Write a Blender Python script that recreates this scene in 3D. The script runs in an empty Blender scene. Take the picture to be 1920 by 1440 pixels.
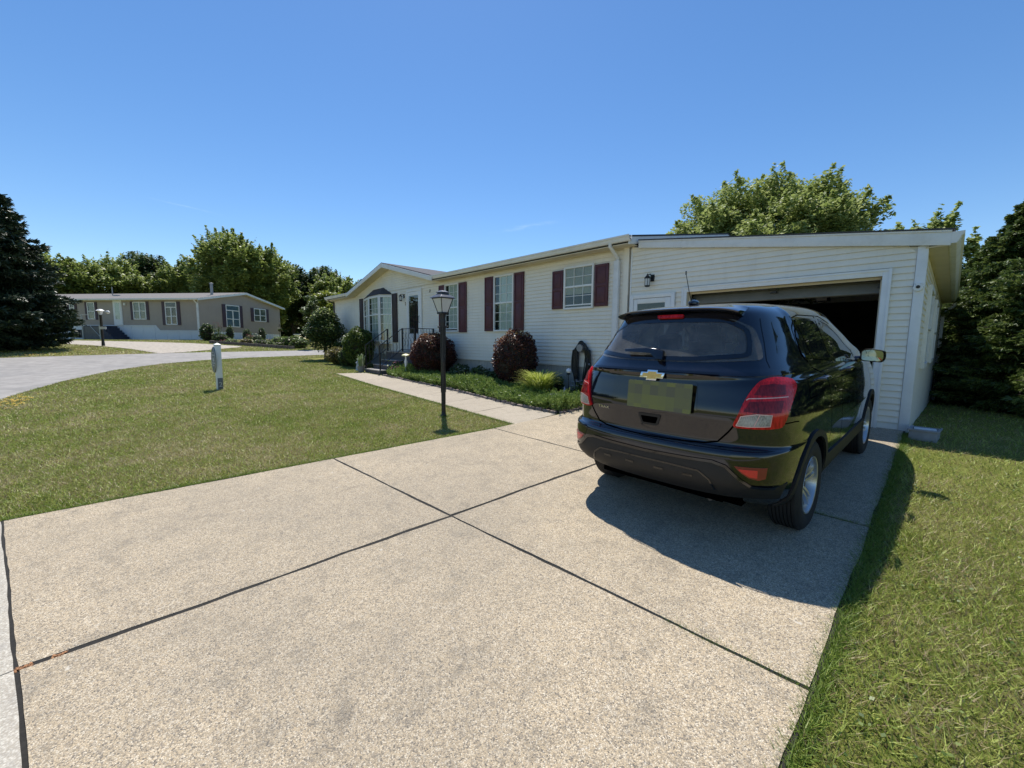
import bpy, bmesh, math, random
import numpy as np
from mathutils import Vector, Matrix, Euler
from mathutils.bvhtree import BVHTree
from mathutils.geometry import delaunay_2d_cdt
D = bpy.data
SC = bpy.context.scene
COL = SC.collection
rad = math.radians

# ---------------------------------------------------------------- camera
cam = D.cameras.new('camera'); cam.sensor_width = 36.0; cam.lens = 36.0 * 762.95 / 1920.0
cam.clip_start = 0.05; cam.clip_end = 6000
cam_o = D.objects.new('camera', cam); COL.objects.link(cam_o); SC.camera = cam_o
PITCH, ROLL, YAW, CAMH = 0.104855, 0.0093213, 0.822787, 1.45
_F = Vector((-math.sin(YAW) * math.cos(PITCH), math.cos(YAW) * math.cos(PITCH), -math.sin(PITCH)))
_R = Vector((math.cos(YAW), math.sin(YAW), 0)); _U = _R.cross(_F)
R2 = _R * math.cos(ROLL) + _U * math.sin(ROLL); U2 = -_R * math.sin(ROLL) + _U * math.cos(ROLL)
cam_o.matrix_world = Matrix(((R2.x, U2.x, -_F.x, 0), (R2.y, U2.y, -_F.y, 0), (R2.z, U2.z, -_F.z, CAMH), (0, 0, 0, 1)))

# ---------------------------------------------------------------- sky and sun
W = D.worlds.new('World'); SC.world = W; W.use_nodes = True
wn = W.node_tree; wn.nodes.clear()
sky = wn.nodes.new('ShaderNodeTexSky'); sky.sky_type = 'NISHITA'; sky.sun_disc = False
SUN_EL, SUN_ROT = rad(63.1), rad(-57.9)
sky.sun_elevation = SUN_EL; sky.sun_rotation = SUN_ROT
sky.altitude = 0; sky.air_density = 1.0; sky.dust_density = 0.1; sky.ozone_density = 3.0
bg = wn.nodes.new('ShaderNodeBackground'); bg.inputs['Strength'].default_value = 0.122
wo = wn.nodes.new('ShaderNodeOutputWorld')
hs_ = wn.nodes.new('ShaderNodeHueSaturation'); hs_.inputs['Hue'].default_value = 0.502; hs_.inputs['Saturation'].default_value = 1.2; hs_.inputs['Value'].default_value = 1.0
wn.links.new(sky.outputs[0], hs_.inputs['Color']); wn.links.new(hs_.outputs[0], bg.inputs[0]); wn.links.new(bg.outputs[0], wo.inputs[0])
sl = D.lights.new('sun', 'SUN'); sl.energy = 5.0; sl.angle = rad(0.53); sl.color = (1.0, 0.955, 0.88)
so = D.objects.new('sun', sl); COL.objects.link(so); so.location = (-30, 20, 50)
_sd = Vector((math.sin(SUN_ROT) * math.cos(SUN_EL), math.cos(SUN_ROT) * math.cos(SUN_EL), math.sin(SUN_EL)))
so.rotation_euler = _sd.to_track_quat('Z', 'Y').to_euler()
SC.view_settings.view_transform = 'Standard'; SC.view_settings.look = 'None'
SC.view_settings.exposure = 0.27; SC.view_settings.gamma = 1.0
SC.render.engine = 'CYCLES'
SC.cycles.max_bounces = 8; SC.cycles.transparent_max_bounces = 12
SC.cycles.sample_clamp_indirect = 6.0
SC.cycles.use_denoising = True
try:
    SC.cycles.denoiser = 'OPENIMAGEDENOISE'; SC.cycles.denoising_input_passes = 'RGB_ALBEDO_NORMAL'; SC.cycles.denoising_prefilter = 'ACCURATE'
except Exception: pass

# ---------------------------------------------------------------- tags
def tag(o, label=None, cat=None, group=None, kind=None):
    if label: o['label'] = label
    if cat: o['category'] = cat
    if group: o['group'] = group
    if kind: o['kind'] = kind
    return o
def empty(name, loc=(0, 0, 0), rz=0.0, label=None, cat=None, group=None):
    o = D.objects.new(name, None); COL.objects.link(o); o.location = loc; o.rotation_euler = (0, 0, rz)
    o.empty_display_size = 0.1
    return tag(o, label, cat, group)
def copy_tree(o, parent=None):
    c = o.copy(); COL.objects.link(c); c.parent = parent
    for ch in [k for k in D.objects if k.parent == o]:
        copy_tree(ch, c)
    return c

# ---------------------------------------------------------------- materials
def lin(c):
    return tuple(((v / 12.92) if v <= 0.04045 else ((v + 0.055) / 1.055) ** 2.4) for v in c)
MATS = {}
def new_mat(name):
    m = D.materials.new(name); m.use_nodes = True; MATS[name] = m
    nt = m.node_tree; b = nt.nodes['Principled BSDF']
    return m, nt, b
def noise(nt, scale, detail=4, rough=0.6, co='Object', vec=None, dist=0.0):
    n = nt.nodes.new('ShaderNodeTexNoise'); n.inputs['Scale'].default_value = scale
    n.inputs['Detail'].default_value = detail; n.inputs['Roughness'].default_value = rough
    n.inputs['Distortion'].default_value = dist
    if vec is None:
        tc = nt.nodes.new('ShaderNodeTexCoord'); vec = tc.outputs[co]
    nt.links.new(vec, n.inputs['Vector']); return n.outputs['Fac']
def ramp(nt, fac, stops, interp='LINEAR'):
    r = nt.nodes.new('ShaderNodeValToRGB'); r.color_ramp.interpolation = interp
    e = r.color_ramp.elements
    while len(e) > 1: e.remove(e[-1])
    e[0].position = stops[0][0]; c = stops[0][1]; e[0].color = (*c, 1) if len(c) == 3 else c
    for p, c in stops[1:]:
        k = e.new(p); k.color = (*c, 1)
    if fac is not None: nt.links.new(fac, r.inputs[0])
    return r.outputs[0]
def mix(nt, fac, a, b, mode='MIX'):
    n = nt.nodes.new('ShaderNodeMix'); n.data_type = 'RGBA'; n.blend_type = mode
    for i, v in ((0, fac), (6, a), (7, b)):
        if isinstance(v, (int, float)): n.inputs[i].default_value = v
        elif isinstance(v, tuple): n.inputs[i].default_value = (*v, 1)
        else: nt.links.new(v, n.inputs[i])
    return n.outputs[2]
def math_n(nt, op, a, b=0.0):
    n = nt.nodes.new('ShaderNodeMath'); n.operation = op
    for i, v in enumerate((a, b)):
        if isinstance(v, (int, float)): n.inputs[i].default_value = v
        else: nt.links.new(v, n.inputs[i])
    return n.outputs[0]
def bump(nt, b, h, strength=0.3, dist=0.01):
    n = nt.nodes.new('ShaderNodeBump'); n.inputs['Strength'].default_value = strength; n.inputs['Distance'].default_value = dist
    nt.links.new(h, n.inputs['Height']); nt.links.new(n.outputs[0], b.inputs['Normal'])
def simple(name, col, rough=0.6, var=0.12, scale=6.0, metal=0.0, spec=0.5, bmp=0.0, bscale=80, coat=0.0, dirt=None):
    """base colour with gentle real variation (wear/dirt noise)"""
    m, nt, b = new_mat(name)
    f = noise(nt, scale, 6, 0.65)
    lo = tuple(max(0, c * (1 - var)) for c in col); hi = tuple(min(1, c * (1 + var)) for c in col)
    c = ramp(nt, f, [(0.3, lo), (0.7, hi)])
    if dirt:
        f2 = noise(nt, dirt[1], 8, 0.7)
        fr = ramp(nt, f2, [(0.5, (0, 0, 0)), (0.75, (dirt[2],) * 3)])
        c = mix(nt, fr, c, dirt[0])
    nt.links.new(c, b.inputs['Base Color'])
    b.inputs['Roughness'].default_value = rough; b.inputs['Metallic'].default_value = metal
    b.inputs['Specular IOR Level'].default_value = spec; b.inputs['Coat Weight'].default_value = coat
    if bmp: bump(nt, b, noise(nt, bscale, 4), bmp, 0.004)
    return m
def leafmat(name, cols, scale=1.2, trans=0.25, rough=0.45, spec=0.4):
    """leaves: colour varies leaf by leaf and branch by branch"""
    m, nt, b = new_mat(name)
    g = nt.nodes.new('ShaderNodeNewGeometry')
    n = noise(nt, scale, 3, 0.6)
    f = math_n(nt, 'ADD', math_n(nt, 'MULTIPLY', g.outputs['Random Per Island'], 0.55), math_n(nt, 'MULTIPLY', n, 0.5))
    k = len(cols)
    c = ramp(nt, f, [(0.15 + 0.7 * i / (k - 1), cc) for i, cc in enumerate(cols)])
    nt.links.new(c, b.inputs['Base Color']); b.inputs['Roughness'].default_value = rough
    b.inputs['Specular IOR Level'].default_value = spec
    t = nt.nodes.new('ShaderNodeBsdfTranslucent'); nt.links.new(c, t.inputs[0])
    ms = nt.nodes.new('ShaderNodeMixShader'); ms.inputs[0].default_value = trans
    out = nt.nodes['Material Output']
    nt.links.new(b.outputs[0], ms.inputs[1]); nt.links.new(t.outputs[0], ms.inputs[2]); nt.links.new(ms.outputs[0], out.inputs[0])
    return m
def glassmat(name, tint, dust=0.0, ior=1.5):
    """thin pane: what is behind shows through, tinted; the sky reflects"""
    m, nt, b = new_mat(name)
    tr = nt.nodes.new('ShaderNodeBsdfTransparent'); tr.inputs[0].default_value = (*tint, 1)
    gl = nt.nodes.new('ShaderNodeBsdfGlossy'); gl.inputs['Roughness'].default_value = 0.015
    gl.inputs[0].default_value = (0.95, 0.97, 1, 1)
    lw = nt.nodes.new('ShaderNodeLayerWeight'); lw.inputs[0].default_value = .5
    f = math_n(nt, 'ADD', math_n(nt, 'MULTIPLY', math_n(nt, 'POWER', lw.outputs['Facing'], 4.5), .9), 0.045)
    ms = nt.nodes.new('ShaderNodeMixShader'); nt.links.new(f, ms.inputs[0])
    nt.links.new(tr.outputs[0], ms.inputs[1]); nt.links.new(gl.outputs[0], ms.inputs[2])
    last = ms
    if dust:
        df = nt.nodes.new('ShaderNodeBsdfDiffuse'); df.inputs[0].default_value = (0.55, 0.55, 0.52, 1)
        m2 = nt.nodes.new('ShaderNodeMixShader')
        nf = math_n(nt, 'MULTIPLY', noise(nt, 9, 6, 0.7), dust * 2)
        nt.links.new(nf, m2.inputs[0]); nt.links.new(ms.outputs[0], m2.inputs[1]); nt.links.new(df.outputs[0], m2.inputs[2]); last = m2
    nt.links.new(last.outputs[0], nt.nodes['Material Output'].inputs[0])
    return m

# ---------------------------------------------------------------- mesh builder
class MB:
    def __init__(s): s.v = []; s.f = []; s.mi = []; s.cur = 0
    def add(s, vs, fs):
        o = len(s.v); s.v += [tuple(v) for v in vs]; s.f += [tuple(o + i for i in f) for f in fs]; s.mi += [s.cur] * len(fs)
        return s
    def box(s, x0, x1, y0, y1, z0, z1, M=None):
        vs = [Vector((x, y, z)) for z in (z0, z1) for y in (y0, y1) for x in (x0, x1)]
        if M is not None: vs = [M @ v for v in vs]
        return s.add(vs, [(0, 2, 3, 1), (4, 5, 7, 6), (0, 1, 5, 4), (2, 6, 7, 3), (0, 4, 6, 2), (1, 3, 7, 5)])
    def prism(s, poly, lo, hi, axis='z', M=None):
        """poly 2-D: axis z -> (x,y), y -> (x,z), x -> (y,z)"""
        def P(a, b, c): return {'z': (a, b, c), 'y': (a, c, b), 'x': (c, a, b)}[axis]
        n = len(poly); vs = [Vector(P(a, b, lo)) for a, b in poly] + [Vector(P(a, b, hi)) for a, b in poly]
        if M is not None: vs = [M @ v for v in vs]
        fs = [tuple(range(n))[::-1], tuple(range(n, 2 * n))] + [(i, (i + 1) % n, n + (i + 1) % n, n + i) for i in range(n)]
        return s.add(vs, fs)
    def tube(s, path, r, n=8, cap=True, closed=False):
        P = [Vector(p) for p in path]; k = len(P); rr = r if isinstance(r, (list, tuple)) else [r] * k
        T = []
        for i in range(k):
            a = P[(i - 1) % k] if (i or closed) else P[0]; b = P[(i + 1) % k] if (i < k - 1 or closed) else P[-1]
            T.append((b - a).normalized())
        up = Vector((0, 0, 1)) if abs(T[0].z) < 0.9 else Vector((1, 0, 0))
        X = T[0].cross(up).normalized(); vs = []
        for i in range(k):
            X = (X - T[i] * X.dot(T[i])).normalized(); Y = T[i].cross(X)
            for j in range(n):
                a = 2 * math.pi * j / n; vs.append(P[i] + (X * math.cos(a) + Y * math.sin(a)) * rr[i])
        fs = []
        for i in range(k if closed else k - 1):
            i2 = (i + 1) % k
            for j in range(n):
                fs.append((i * n + j, i * n + (j + 1) % n, i2 * n + (j + 1) % n, i2 * n + j))
        if cap and not closed: fs += [tuple(range(n))[::-1], tuple((k - 1) * n + j for j in range(n))]
        return s.add(vs, fs)
    def lathe(s, prof, n=24, c=(0, 0, 0), axis='z', cap=True):
        vs = []
        for r, h in prof:
            for j in range(n):
                a = 2 * math.pi * j / n; x, y = r * math.cos(a), r * math.sin(a)
                p = {'z': (x, y, h), 'x': (h, x, y), 'y': (y, h, x)}[axis]
                vs.append((p[0] + c[0], p[1] + c[1], p[2] + c[2]))
        fs = []
        for i in range(len(prof) - 1):
            for j in range(n):
                fs.append((i * n + j, i * n + (j + 1) % n, (i + 1) * n + (j + 1) % n, (i + 1) * n + j))
        if cap:
            if prof[0][0] > 1e-6: fs.append(tuple(range(n))[::-1])
            if prof[-1][0] > 1e-6: fs.append(tuple((len(prof) - 1) * n + j for j in range(n)))
        return s.add(vs, fs)
    def blob(s, c, r, n=12, m=8, jit=0.0, seed=0):
        rg = random.Random(seed); vs = [(c[0], c[1], c[2] - r[2])]
        for i in range(1, m):
            t = math.pi * i / m
            for j in range(n):
                a = 2 * math.pi * j / n; k = 1 + rg.uniform(-jit, jit)
                vs.append((c[0] + r[0] * math.sin(t) * math.cos(a) * k, c[1] + r[1] * math.sin(t) * math.sin(a) * k, c[2] - r[2] * math.cos(t) * k))
        vs.append((c[0], c[1], c[2] + r[2])); fs = [(0, 1 + (j + 1) % n, 1 + j) for j in range(n)]
        for i in range(m - 2):
            for j in range(n):
                fs.append((1 + i * n + j, 1 + i * n + (j + 1) % n, 1 + (i + 1) * n + (j + 1) % n, 1 + (i + 1) * n + j))
        L = len(vs) - 1; o = 1 + (m - 2) * n
        fs += [(L, o + j, o + (j + 1) % n) for j in range(n)]
        return s.add(vs, fs)
    def build(s, name, mat, parent=None, smooth=False, bevel=0.0, angle=40):
        me = D.meshes.new(name); me.from_pydata(s.v, [], s.f)
        mats = mat if isinstance(mat, (list, tuple)) else [mat]
        for m in mats: me.materials.append(m)
        if len(mats) > 1: me.polygons.foreach_set('material_index', s.mi)
        bm = bmesh.new(); bm.from_mesh(me); bmesh.ops.recalc_face_normals(bm, faces=bm.faces)
        if bevel:
            es = [e for e in bm.edges if len(e.link_faces) == 2 and e.calc_face_angle(0) > 0.6]
            bmesh.ops.bevel(bm, geom=es, offset=bevel, segments=2, affect='EDGES', profile=0.6, clamp_overlap=True)
        bm.to_mesh(me); bm.free()
        if smooth or bevel:
            me.polygons.foreach_set('use_smooth', [True] * len(me.polygons)); me.set_sharp_from_angle(angle=rad(angle))
        me.update()
        o = D.objects.new(name, me); COL.objects.link(o); o.parent = parent
        return o
def split_islands(o):
    """give every separate piece of a mesh an object of its own"""
    bm = bmesh.new(); bm.from_mesh(o.data); bm.verts.ensure_lookup_table(); seen = set(); isl = []
    for v in bm.verts:
        if v.index in seen: continue
        st = [v]; g = set()
        while st:
            q = st.pop()
            if q.index in g: continue
            g.add(q.index); st += [e.other_vert(q) for e in q.link_edges]
        seen |= g; isl.append(g)
    bm.free(); base = o.data; out = [o]
    if len(isl) < 2: return out
    for k, g in enumerate(isl):
        b2 = bmesh.new(); b2.from_mesh(base); bmesh.ops.delete(b2, geom=[v for v in b2.verts if v.index not in g], context='VERTS')
        me = D.meshes.new(o.name); b2.to_mesh(me); b2.free()
        for m_ in base.materials:
            if m_.name not in [q.name for q in me.materials if q]: me.materials.append(m_)
        if k == 0: o.data = me
        else:
            c = o.copy(); c.data = me; COL.objects.link(c); out.append(c)
    return out
def np_mesh(name, V, F, mat, parent=None, smooth=False):
    """V (n,3) float, F (m,k) int"""
    me = D.meshes.new(name); V = np.asarray(V, np.float32); F = np.asarray(F, np.int32); k = F.shape[1]
    me.vertices.add(len(V)); me.vertices.foreach_set('co', V.ravel())
    me.loops.add(F.size); me.loops.foreach_set('vertex_index', F.ravel())
    me.polygons.add(len(F)); me.polygons.foreach_set('loop_start', np.arange(0, F.size, k, dtype=np.int32))
    me.polygons.foreach_set('loop_total', np.full(len(F), k, np.int32))
    if smooth: me.polygons.foreach_set('use_smooth', np.ones(len(F), bool))
    me.update(calc_edges=True); me.validate(); me.materials.append(mat)
    o = D.objects.new(name, me); COL.objects.link(o); o.parent = parent
    return o
def text_verts(txt, size, depth, shear=0.0):
    c = D.curves.new('t', 'FONT'); c.body = txt; c.size = size; c.extrude = depth; c.align_x = 'CENTER'; c.align_y = 'CENTER'; c.resolution_u = 3
    c.shear = shear
    o = D.objects.new('t', c); COL.objects.link(o)
    dg = bpy.context.evaluated_depsgraph_get(); me = o.evaluated_get(dg).to_mesh()
    vs = [v.co.copy() for v in me.vertices]; fs = [tuple(p.vertices) for p in me.polygons]
    o.evaluated_get(dg).to_mesh_clear(); D.objects.remove(o); D.curves.remove(c)
    return vs, fs

# ---------------------------------------------------------------- terrain height
def T(X, Y):
    X = np.asarray(X, float); Y = np.asarray(Y, float)
    k = np.interp(-X, [5, 15], [1, .3])
    A = .045 * (np.clip(Y, -9, 9) - 2.4)
    A = np.where((X > -3) & (Y > 7.9), .2475 - .05 * (np.clip(Y, 7.9, 24) - 7.9), A)
    r = np.interp(-X, [-5, 5, 11, 22, 30, 42, 60], [0, 0, .12, .45, .85, 1.3, 1.4])
    return A * k + r
def Tz(x, y): return float(T(x, y))
def inside(poly, X, Y):
    X = np.asarray(X); Y = np.asarray(Y); c = np.zeros(X.shape, bool); n = len(poly)
    for i in range(n):
        x0, y0 = poly[i]; x1, y1 = poly[(i + 1) % n]
        if y0 == y1: continue
        c ^= ((y0 > Y) != (y1 > Y)) & (X < (x1 - x0) * (Y - y0) / (y1 - y0) + x0)
    return c
# ================================================================= SETTING
DRIVE = [(-5.42, -.93), (-5.096, 1.724), (-4.786, 4.051), (-4.66, 5.57), (-4.70, 7.81), (-.352, 7.81), (-.298, 3.955), (-.277, 2.0), (-.262, -.08), (-.25, -2.2), (-5.55, -2.6)]
WALK = [(-14.48, 5.06), (-11.2, 4.86), (-4.73, 4.47), (-4.66, 5.5), (-6.07, 5.53), (-8.88, 5.86), (-12.0, 6.03), (-14.16, 5.98)]
ROADN = [(30, -3.4), (-6.5, -2.75), (-10, -2.6), (-13.59, -2.14), (-16.57, -1.47), (-19.3, -.55), (-21.36, .73), (-22.5, 2.2), (-23.1, 3.93), (-23.3, 5.8), (-23.5, 7.39), (-23.9, 12), (-24.5, 20), (-25, 60)]
ROADF = [(30, -9.5), (-10, -9.3), (-18, -8.8), (-23, -7.2), (-26.08, -4.3), (-26.5, -2.27), (-26.95, 1.69), (-26.9, 5.43), (-26.8, 8.25), (-27.2, 12), (-28, 20), (-29, 60)]
TDRIVE = [(-26.75, .9), (-27.2, 1.9), (-30.3, 4.8), (-31.4, 5.2), (-36.0, 3.0), (-38.5, .8), (-41.5, -3.2), (-44.5, -6.5), (-43.2, -8.5), (-38.5, -4.2), (-34.3, -1.7), (-30.4, -.2)]
ROAD = ROADN + ROADF[::-1]

def sheet(name, poly, mat, dz, step=0.5, kind='structure'):
    """flat sheet following the terrain inside an outline"""
    P = [Vector((a, b)) for a, b in poly]; n = len(P); pts = []; edges = []
    for i in range(n):
        a, b = P[i], P[(i + 1) % n]; k = max(1, int((b - a).length / step))
        for j in range(k): pts.append(a.lerp(b, j / k))
    m = len(pts); edges = [(i, (i + 1) % m) for i in range(m)]
    xs = [p.x for p in P]; ys = [p.y for p in P]
    gx, gy = np.meshgrid(np.arange(min(xs), max(xs), step), np.arange(min(ys), max(ys), step))
    ins = inside(poly, gx, gy)
    for x, y in zip(gx[ins], gy[ins]): pts.append(Vector((x, y)))
    r = delaunay_2d_cdt(pts, edges, [list(range(m))], 1, 1e-4)
    V = [(v.x, v.y, Tz(v.x, v.y) + dz) for v in r[0]]
    mb = MB(); mb.add(V, [tuple(f) for f in r[2]])
    o = mb.build(name, mat); 
    if kind: tag(o, kind=kind)
    return o

# ---- lawn material: green, straw and clover patches
def lawn_material(name, fine=60):
    m, nt, b = new_mat(name)
    tc = nt.nodes.new('ShaderNodeTexCoord'); v = tc.outputs['Object']
    big = noise(nt, 0.35, 4, 0.65, vec=v); mid = noise(nt, 2.2, 5, 0.7, vec=v); fin = noise(nt, fine, 4, 0.75, vec=v)
    a = ramp(nt, fin, [(0.3, (.06, .072, .016)), (0.5, (.15, .170, .034)), (0.72, (.28, .29, .08))])
    s = ramp(nt, fin, [(0.3, (.13, .105, .045)), (0.5, (.30, .245, .105)), (0.72, (.48, .40, .20))])
    f = math_n(nt, 'ADD', math_n(nt, 'MULTIPLY', big, .5), math_n(nt, 'MULTIPLY', mid, .5))
    fr = ramp(nt, f, [(0.44, (0.04,) * 3), (0.62, (.75,) * 3)])
    sx = nt.nodes.new('ShaderNodeSeparateXYZ'); nt.links.new(v, sx.inputs[0])
    k = math_n(nt, 'ADD', .45, math_n(nt, 'MULTIPLY', math_n(nt, 'LESS_THAN', sx.outputs[0], -.3), .55))
    fr = math_n(nt, 'MULTIPLY', fr, k)
    nt.links.new(mix(nt, fr, a, s), b.inputs['Base Color']); b.inputs['Roughness'].default_value = .9
    b.inputs['Specular IOR Level'].default_value = .1
    bump(nt, b, fin, .8, .03)
    return m
M_LAWN = lawn_material('lawn_turf')
# ---- exposed-aggregate concrete
def aggregate(name, cols, stain=(.17, .155, .13), scale=205, bmp=.7):
    m, nt, b = new_mat(name)
    tc = nt.nodes.new('ShaderNodeTexCoord'); v = tc.outputs['Object']
    vo = nt.nodes.new('ShaderNodeTexVoronoi'); vo.inputs['Scale'].default_value = scale; vo.inputs['Randomness'].default_value = 1
    nt.links.new(v, vo.inputs['Vector'])
    sp = nt.nodes.new('ShaderNodeSeparateColor'); nt.links.new(vo.outputs['Color'], sp.inputs[0])
    k = len(cols)
    c = ramp(nt, sp.outputs[0], [(i / k, cc) for i, cc in enumerate(cols)], 'CONSTANT')
    vo2 = nt.nodes.new('ShaderNodeTexVoronoi'); vo2.inputs['Scale'].default_value = scale * .42
    nt.links.new(v, vo2.inputs['Vector'])
    sp2 = nt.nodes.new('ShaderNodeSeparateColor'); nt.links.new(vo2.outputs['Color'], sp2.inputs[0])
    c2 = ramp(nt, sp2.outputs[1], [(i / k, cc) for i, cc in enumerate(cols[::-1])], 'CONSTANT')
    pk = ramp(nt, noise(nt, scale * .3, 3, .6, vec=v), [(.48, (0,) * 3), (.56, (1,) * 3)])
    c = mix(nt, math_n(nt, 'MULTIPLY', pk, .55), c, c2)
    edge = ramp(nt, vo.outputs['Distance'], [(.25, (0,) * 3), (.7, (.55,) * 3)])
    c = mix(nt, edge, c, (.27, .225, .16))
    # worn, stained patches
    l1 = ramp(nt, noise(nt, .9, 6, .7, vec=v), [(.40, (0,) * 3), (.70, (.30,) * 3)])
    c = mix(nt, l1, c, stain)
    l2 = ramp(nt, noise(nt, 6, 8, .75, vec=v), [(.50, (0,) * 3), (.68, (.40,) * 3)])
    c = mix(nt, l2, c, tuple(x * .8 for x in stain))
    l3 = ramp(nt, noise(nt, 14, 5, .6, vec=v), [(.68, (0,) * 3), (.74, (.7,) * 3)])
    c = mix(nt, l3, c, (.62, .58, .50))
    # slab-scale tone shifts, old drips and tyre scuffs
    l4 = ramp(nt, noise(nt, .28, 3, .5, vec=v), [(.42, (0,) * 3), (.66, (.22,) * 3)])
    c = mix(nt, l4, c, tuple(x * 1.15 for x in stain))
    l5 = ramp(nt, noise(nt, 3.1, 2, .4, vec=v, dist=.6), [(.70, (0,) * 3), (.76, (.22,) * 3)])
    c = mix(nt, l5, c, (.09, .08, .07))
    nt.links.new(c, b.inputs['Base Color']); b.inputs['Roughness'].default_value = .85; b.inputs['Specular IOR Level'].default_value = .25
    h = math_n(nt, 'SUBTRACT', 1.0, vo.outputs['Distance'])
    bump(nt, b, h, bmp, .004)
    return m
M_CONC = aggregate('aggregate_concrete', [(.62, .49, .315), (.445, .355, .24), (.73, .605, .43), (.26, .22, .175), (.55, .43, .28), (.79, .69, .53), (.125, .11, .095), (.50, .395, .255)])
M_WALK = aggregate('walk_concrete', [(.48, .42, .33), (.42, .36, .28), (.54, .48, .38), (.36, .32, .27), (.48, .42, .34)], stain=(.24, .205, .165), scale=190, bmp=.25)
M_APRON = aggregate('apron_concrete', [(.54, .50, .42), (.47, .43, .36), (.62, .58, .49), (.40, .37, .31)], stain=(.26, .25, .24), scale=120, bmp=.25)
M_SOIL = simple('joint_soil', (.018, .016, .013), .95, .4, 30, bmp=.6)
M_ASPH = simple('asphalt', (.275, .258, .238), .9, .22, 3.0, bmp=.4, bscale=90, dirt=((.15, .15, .15), .45, .5))
M_GRAVEL = simple('pale_gravel', (.37, .325, .265), .9, .35, 6, bmp=.4, bscale=50)

# ---- the ground, one sheet
def axis(lo, hi, breaks):
    out = []
    x = lo
    while x < hi:
        out.append(x); st = 60
        for a, b_, s in breaks:
            if a <= x < b_: st = s
        x += st
    out.append(hi); return np.array(out)
gx = axis(-700, 700, [(-160, 100, 12), (-70, 30, 2.5), (-32, 6, .5)]); gy = axis(-500, 900, [(-120, 160, 12), (-14, 40, 2.0), (-6, 16, .5), (7, 9, .1)])
GX, GY = np.meshgrid(gx, gy); GZ = T(GX, GY)
nx = len(gx); V = np.stack([GX.ravel(), GY.ravel(), GZ.ravel()], 1)
I = np.arange((len(gy) - 1) * nx).reshape(len(gy) - 1, nx)[:, :-1].ravel()
Fq = np.stack([I, I + 1, I + nx + 1, I + nx], 1)
ground = tag(np_mesh('ground', V, Fq, M_LAWN, smooth=True), kind='structure')

road = sheet('road', ROAD, M_ASPH, .012, 1.2)
tdrive = sheet('gravel_drive', TDRIVE, M_GRAVEL, .020, 1.0)
path2 = sheet('far_path', [(-27.0, 8.6), (-27.2, 9.6), (-33, 11.8), (-40, 13.2), (-40.5, 15.5), (-32, 14.2), (-27.6, 12.2), (-27.0, 11.5)], M_GRAVEL, .026, 1.0)
joint = sheet('joint_base', [(x * 1.0, y) for x, y in DRIVE], M_SOIL, .015, .6)

# ---- driveway slabs with open joints
def lerp2(a, b, t): return (a[0] + (b[0] - a[0]) * t, a[1] + (b[1] - a[1]) * t)
ROWS = [((-5.55, -2.6), (-2.75, -2.45), (-.25, -2.2)), ((-5.417, -.927), (-2.873, -.506), (-.262, -.08)), ((-5.096, 1.724), (-2.736, 1.853), (-.277, 2.0)),
        ((-4.786, 4.051), (-2.62, 4.0), (-.298, 3.955)), ((-4.66, 6.05), (-2.50, 6.08), (-.325, 6.1)), ((-4.70, 7.81), (-2.42, 7.80), (-.352, 7.80))]
def slabs(name, rows, mat, top, gap, n=14, seed=1, skip=(), gx_=None):
    gx_ = gx_ or gap
    mb = MB(); rg = random.Random(seed)
    for r in range(len(rows) - 1):
        for c in range(len(rows[0]) - 1):
            if (r, c) in skip: continue
            q = [rows[r][c], rows[r][c + 1], rows[r + 1][c + 1], rows[r + 1][c]]
            W_ = max(math.dist(q[0], q[1]), .2); H_ = max(math.dist(q[1], q[2]), .2)
            nx_ = max(4, int(W_ / .12)); ny_ = max(4, int(H_ / .12)); base = len(mb.v); dz = rg.uniform(-.003, .003)
            vs = []
            def pt(s, t): return lerp2(lerp2(q[0], q[1], s), lerp2(q[3], q[2], s), t)
            for j in range(ny_ + 1):
                for i in range(nx_ + 1):
                    s = gx_ / W_ + (1 - 2 * gx_ / W_) * i / nx_; t = gap / H_ + (1 - 2 * gap / H_) * j / ny_
                    edge = i in (0, nx_) or j in (0, ny_)
                    x, y = pt(s, t)
                    if edge:
                        x += rg.uniform(-.004, .004) + .005 * math.sin(y * 3.7 + c) + .003 * math.sin(y * 11 + r); y += rg.uniform(-.003, .003) + .003 * math.sin(x * 4.3 + r * 2)
                    vs.append((x, y, Tz(x, y) + top + dz - (.004 if edge else 0)))
            m = nx_ + 1; fs = [(j * m + i, j * m + i + 1, (j + 1) * m + i + 1, (j + 1) * m + i) for j in range(ny_) for i in range(nx_)]
            ring = [i for i in range(m)] + [j * m + nx_ for j in range(1, ny_ + 1)] + [ny_ * m + i for i in range(nx_ - 1, -1, -1)] + [j * m for j in range(ny_ - 1, 0, -1)]
            o = len(vs)
            for k in ring: x, y, z = vs[k]; vs.append((x, y, z - .09))
            L = len(ring)
            fs += [(ring[k], o + k, o + (k + 1) % L, ring[(k + 1) % L]) for k in range(L)]
            mb.add(vs, fs)
    o = mb.build(name, mat, smooth=True, angle=35); return tag(o, kind='structure')
slabs('driveway', ROWS[1:], M_CONC, .024, .009, gx_=.019)
slabs('street_apron', ROWS[:2], M_APRON, .022, .006, seed=5)
NW = 8
wr = [[], []]
for i in range(NW + 1):
    t = i / NW; x = -4.74 - t * 9.72; 
    near = np.interp(-x, [4.74, 11.2, 14.48], [4.47, 4.86, 5.06]); far = np.interp(-x, [4.6, 6.07, 8.88, 12, 14.3], [5.49, 5.53, 5.86, 6.03, 5.98])
    wr[0].append((x, float(near))); wr[1].append((x + (0.0 if i < NW else .32), float(far)))
slabs('walkway', [wr[0][::-1], wr[1][::-1]], M_WALK, .020, .004, seed=3)
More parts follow.
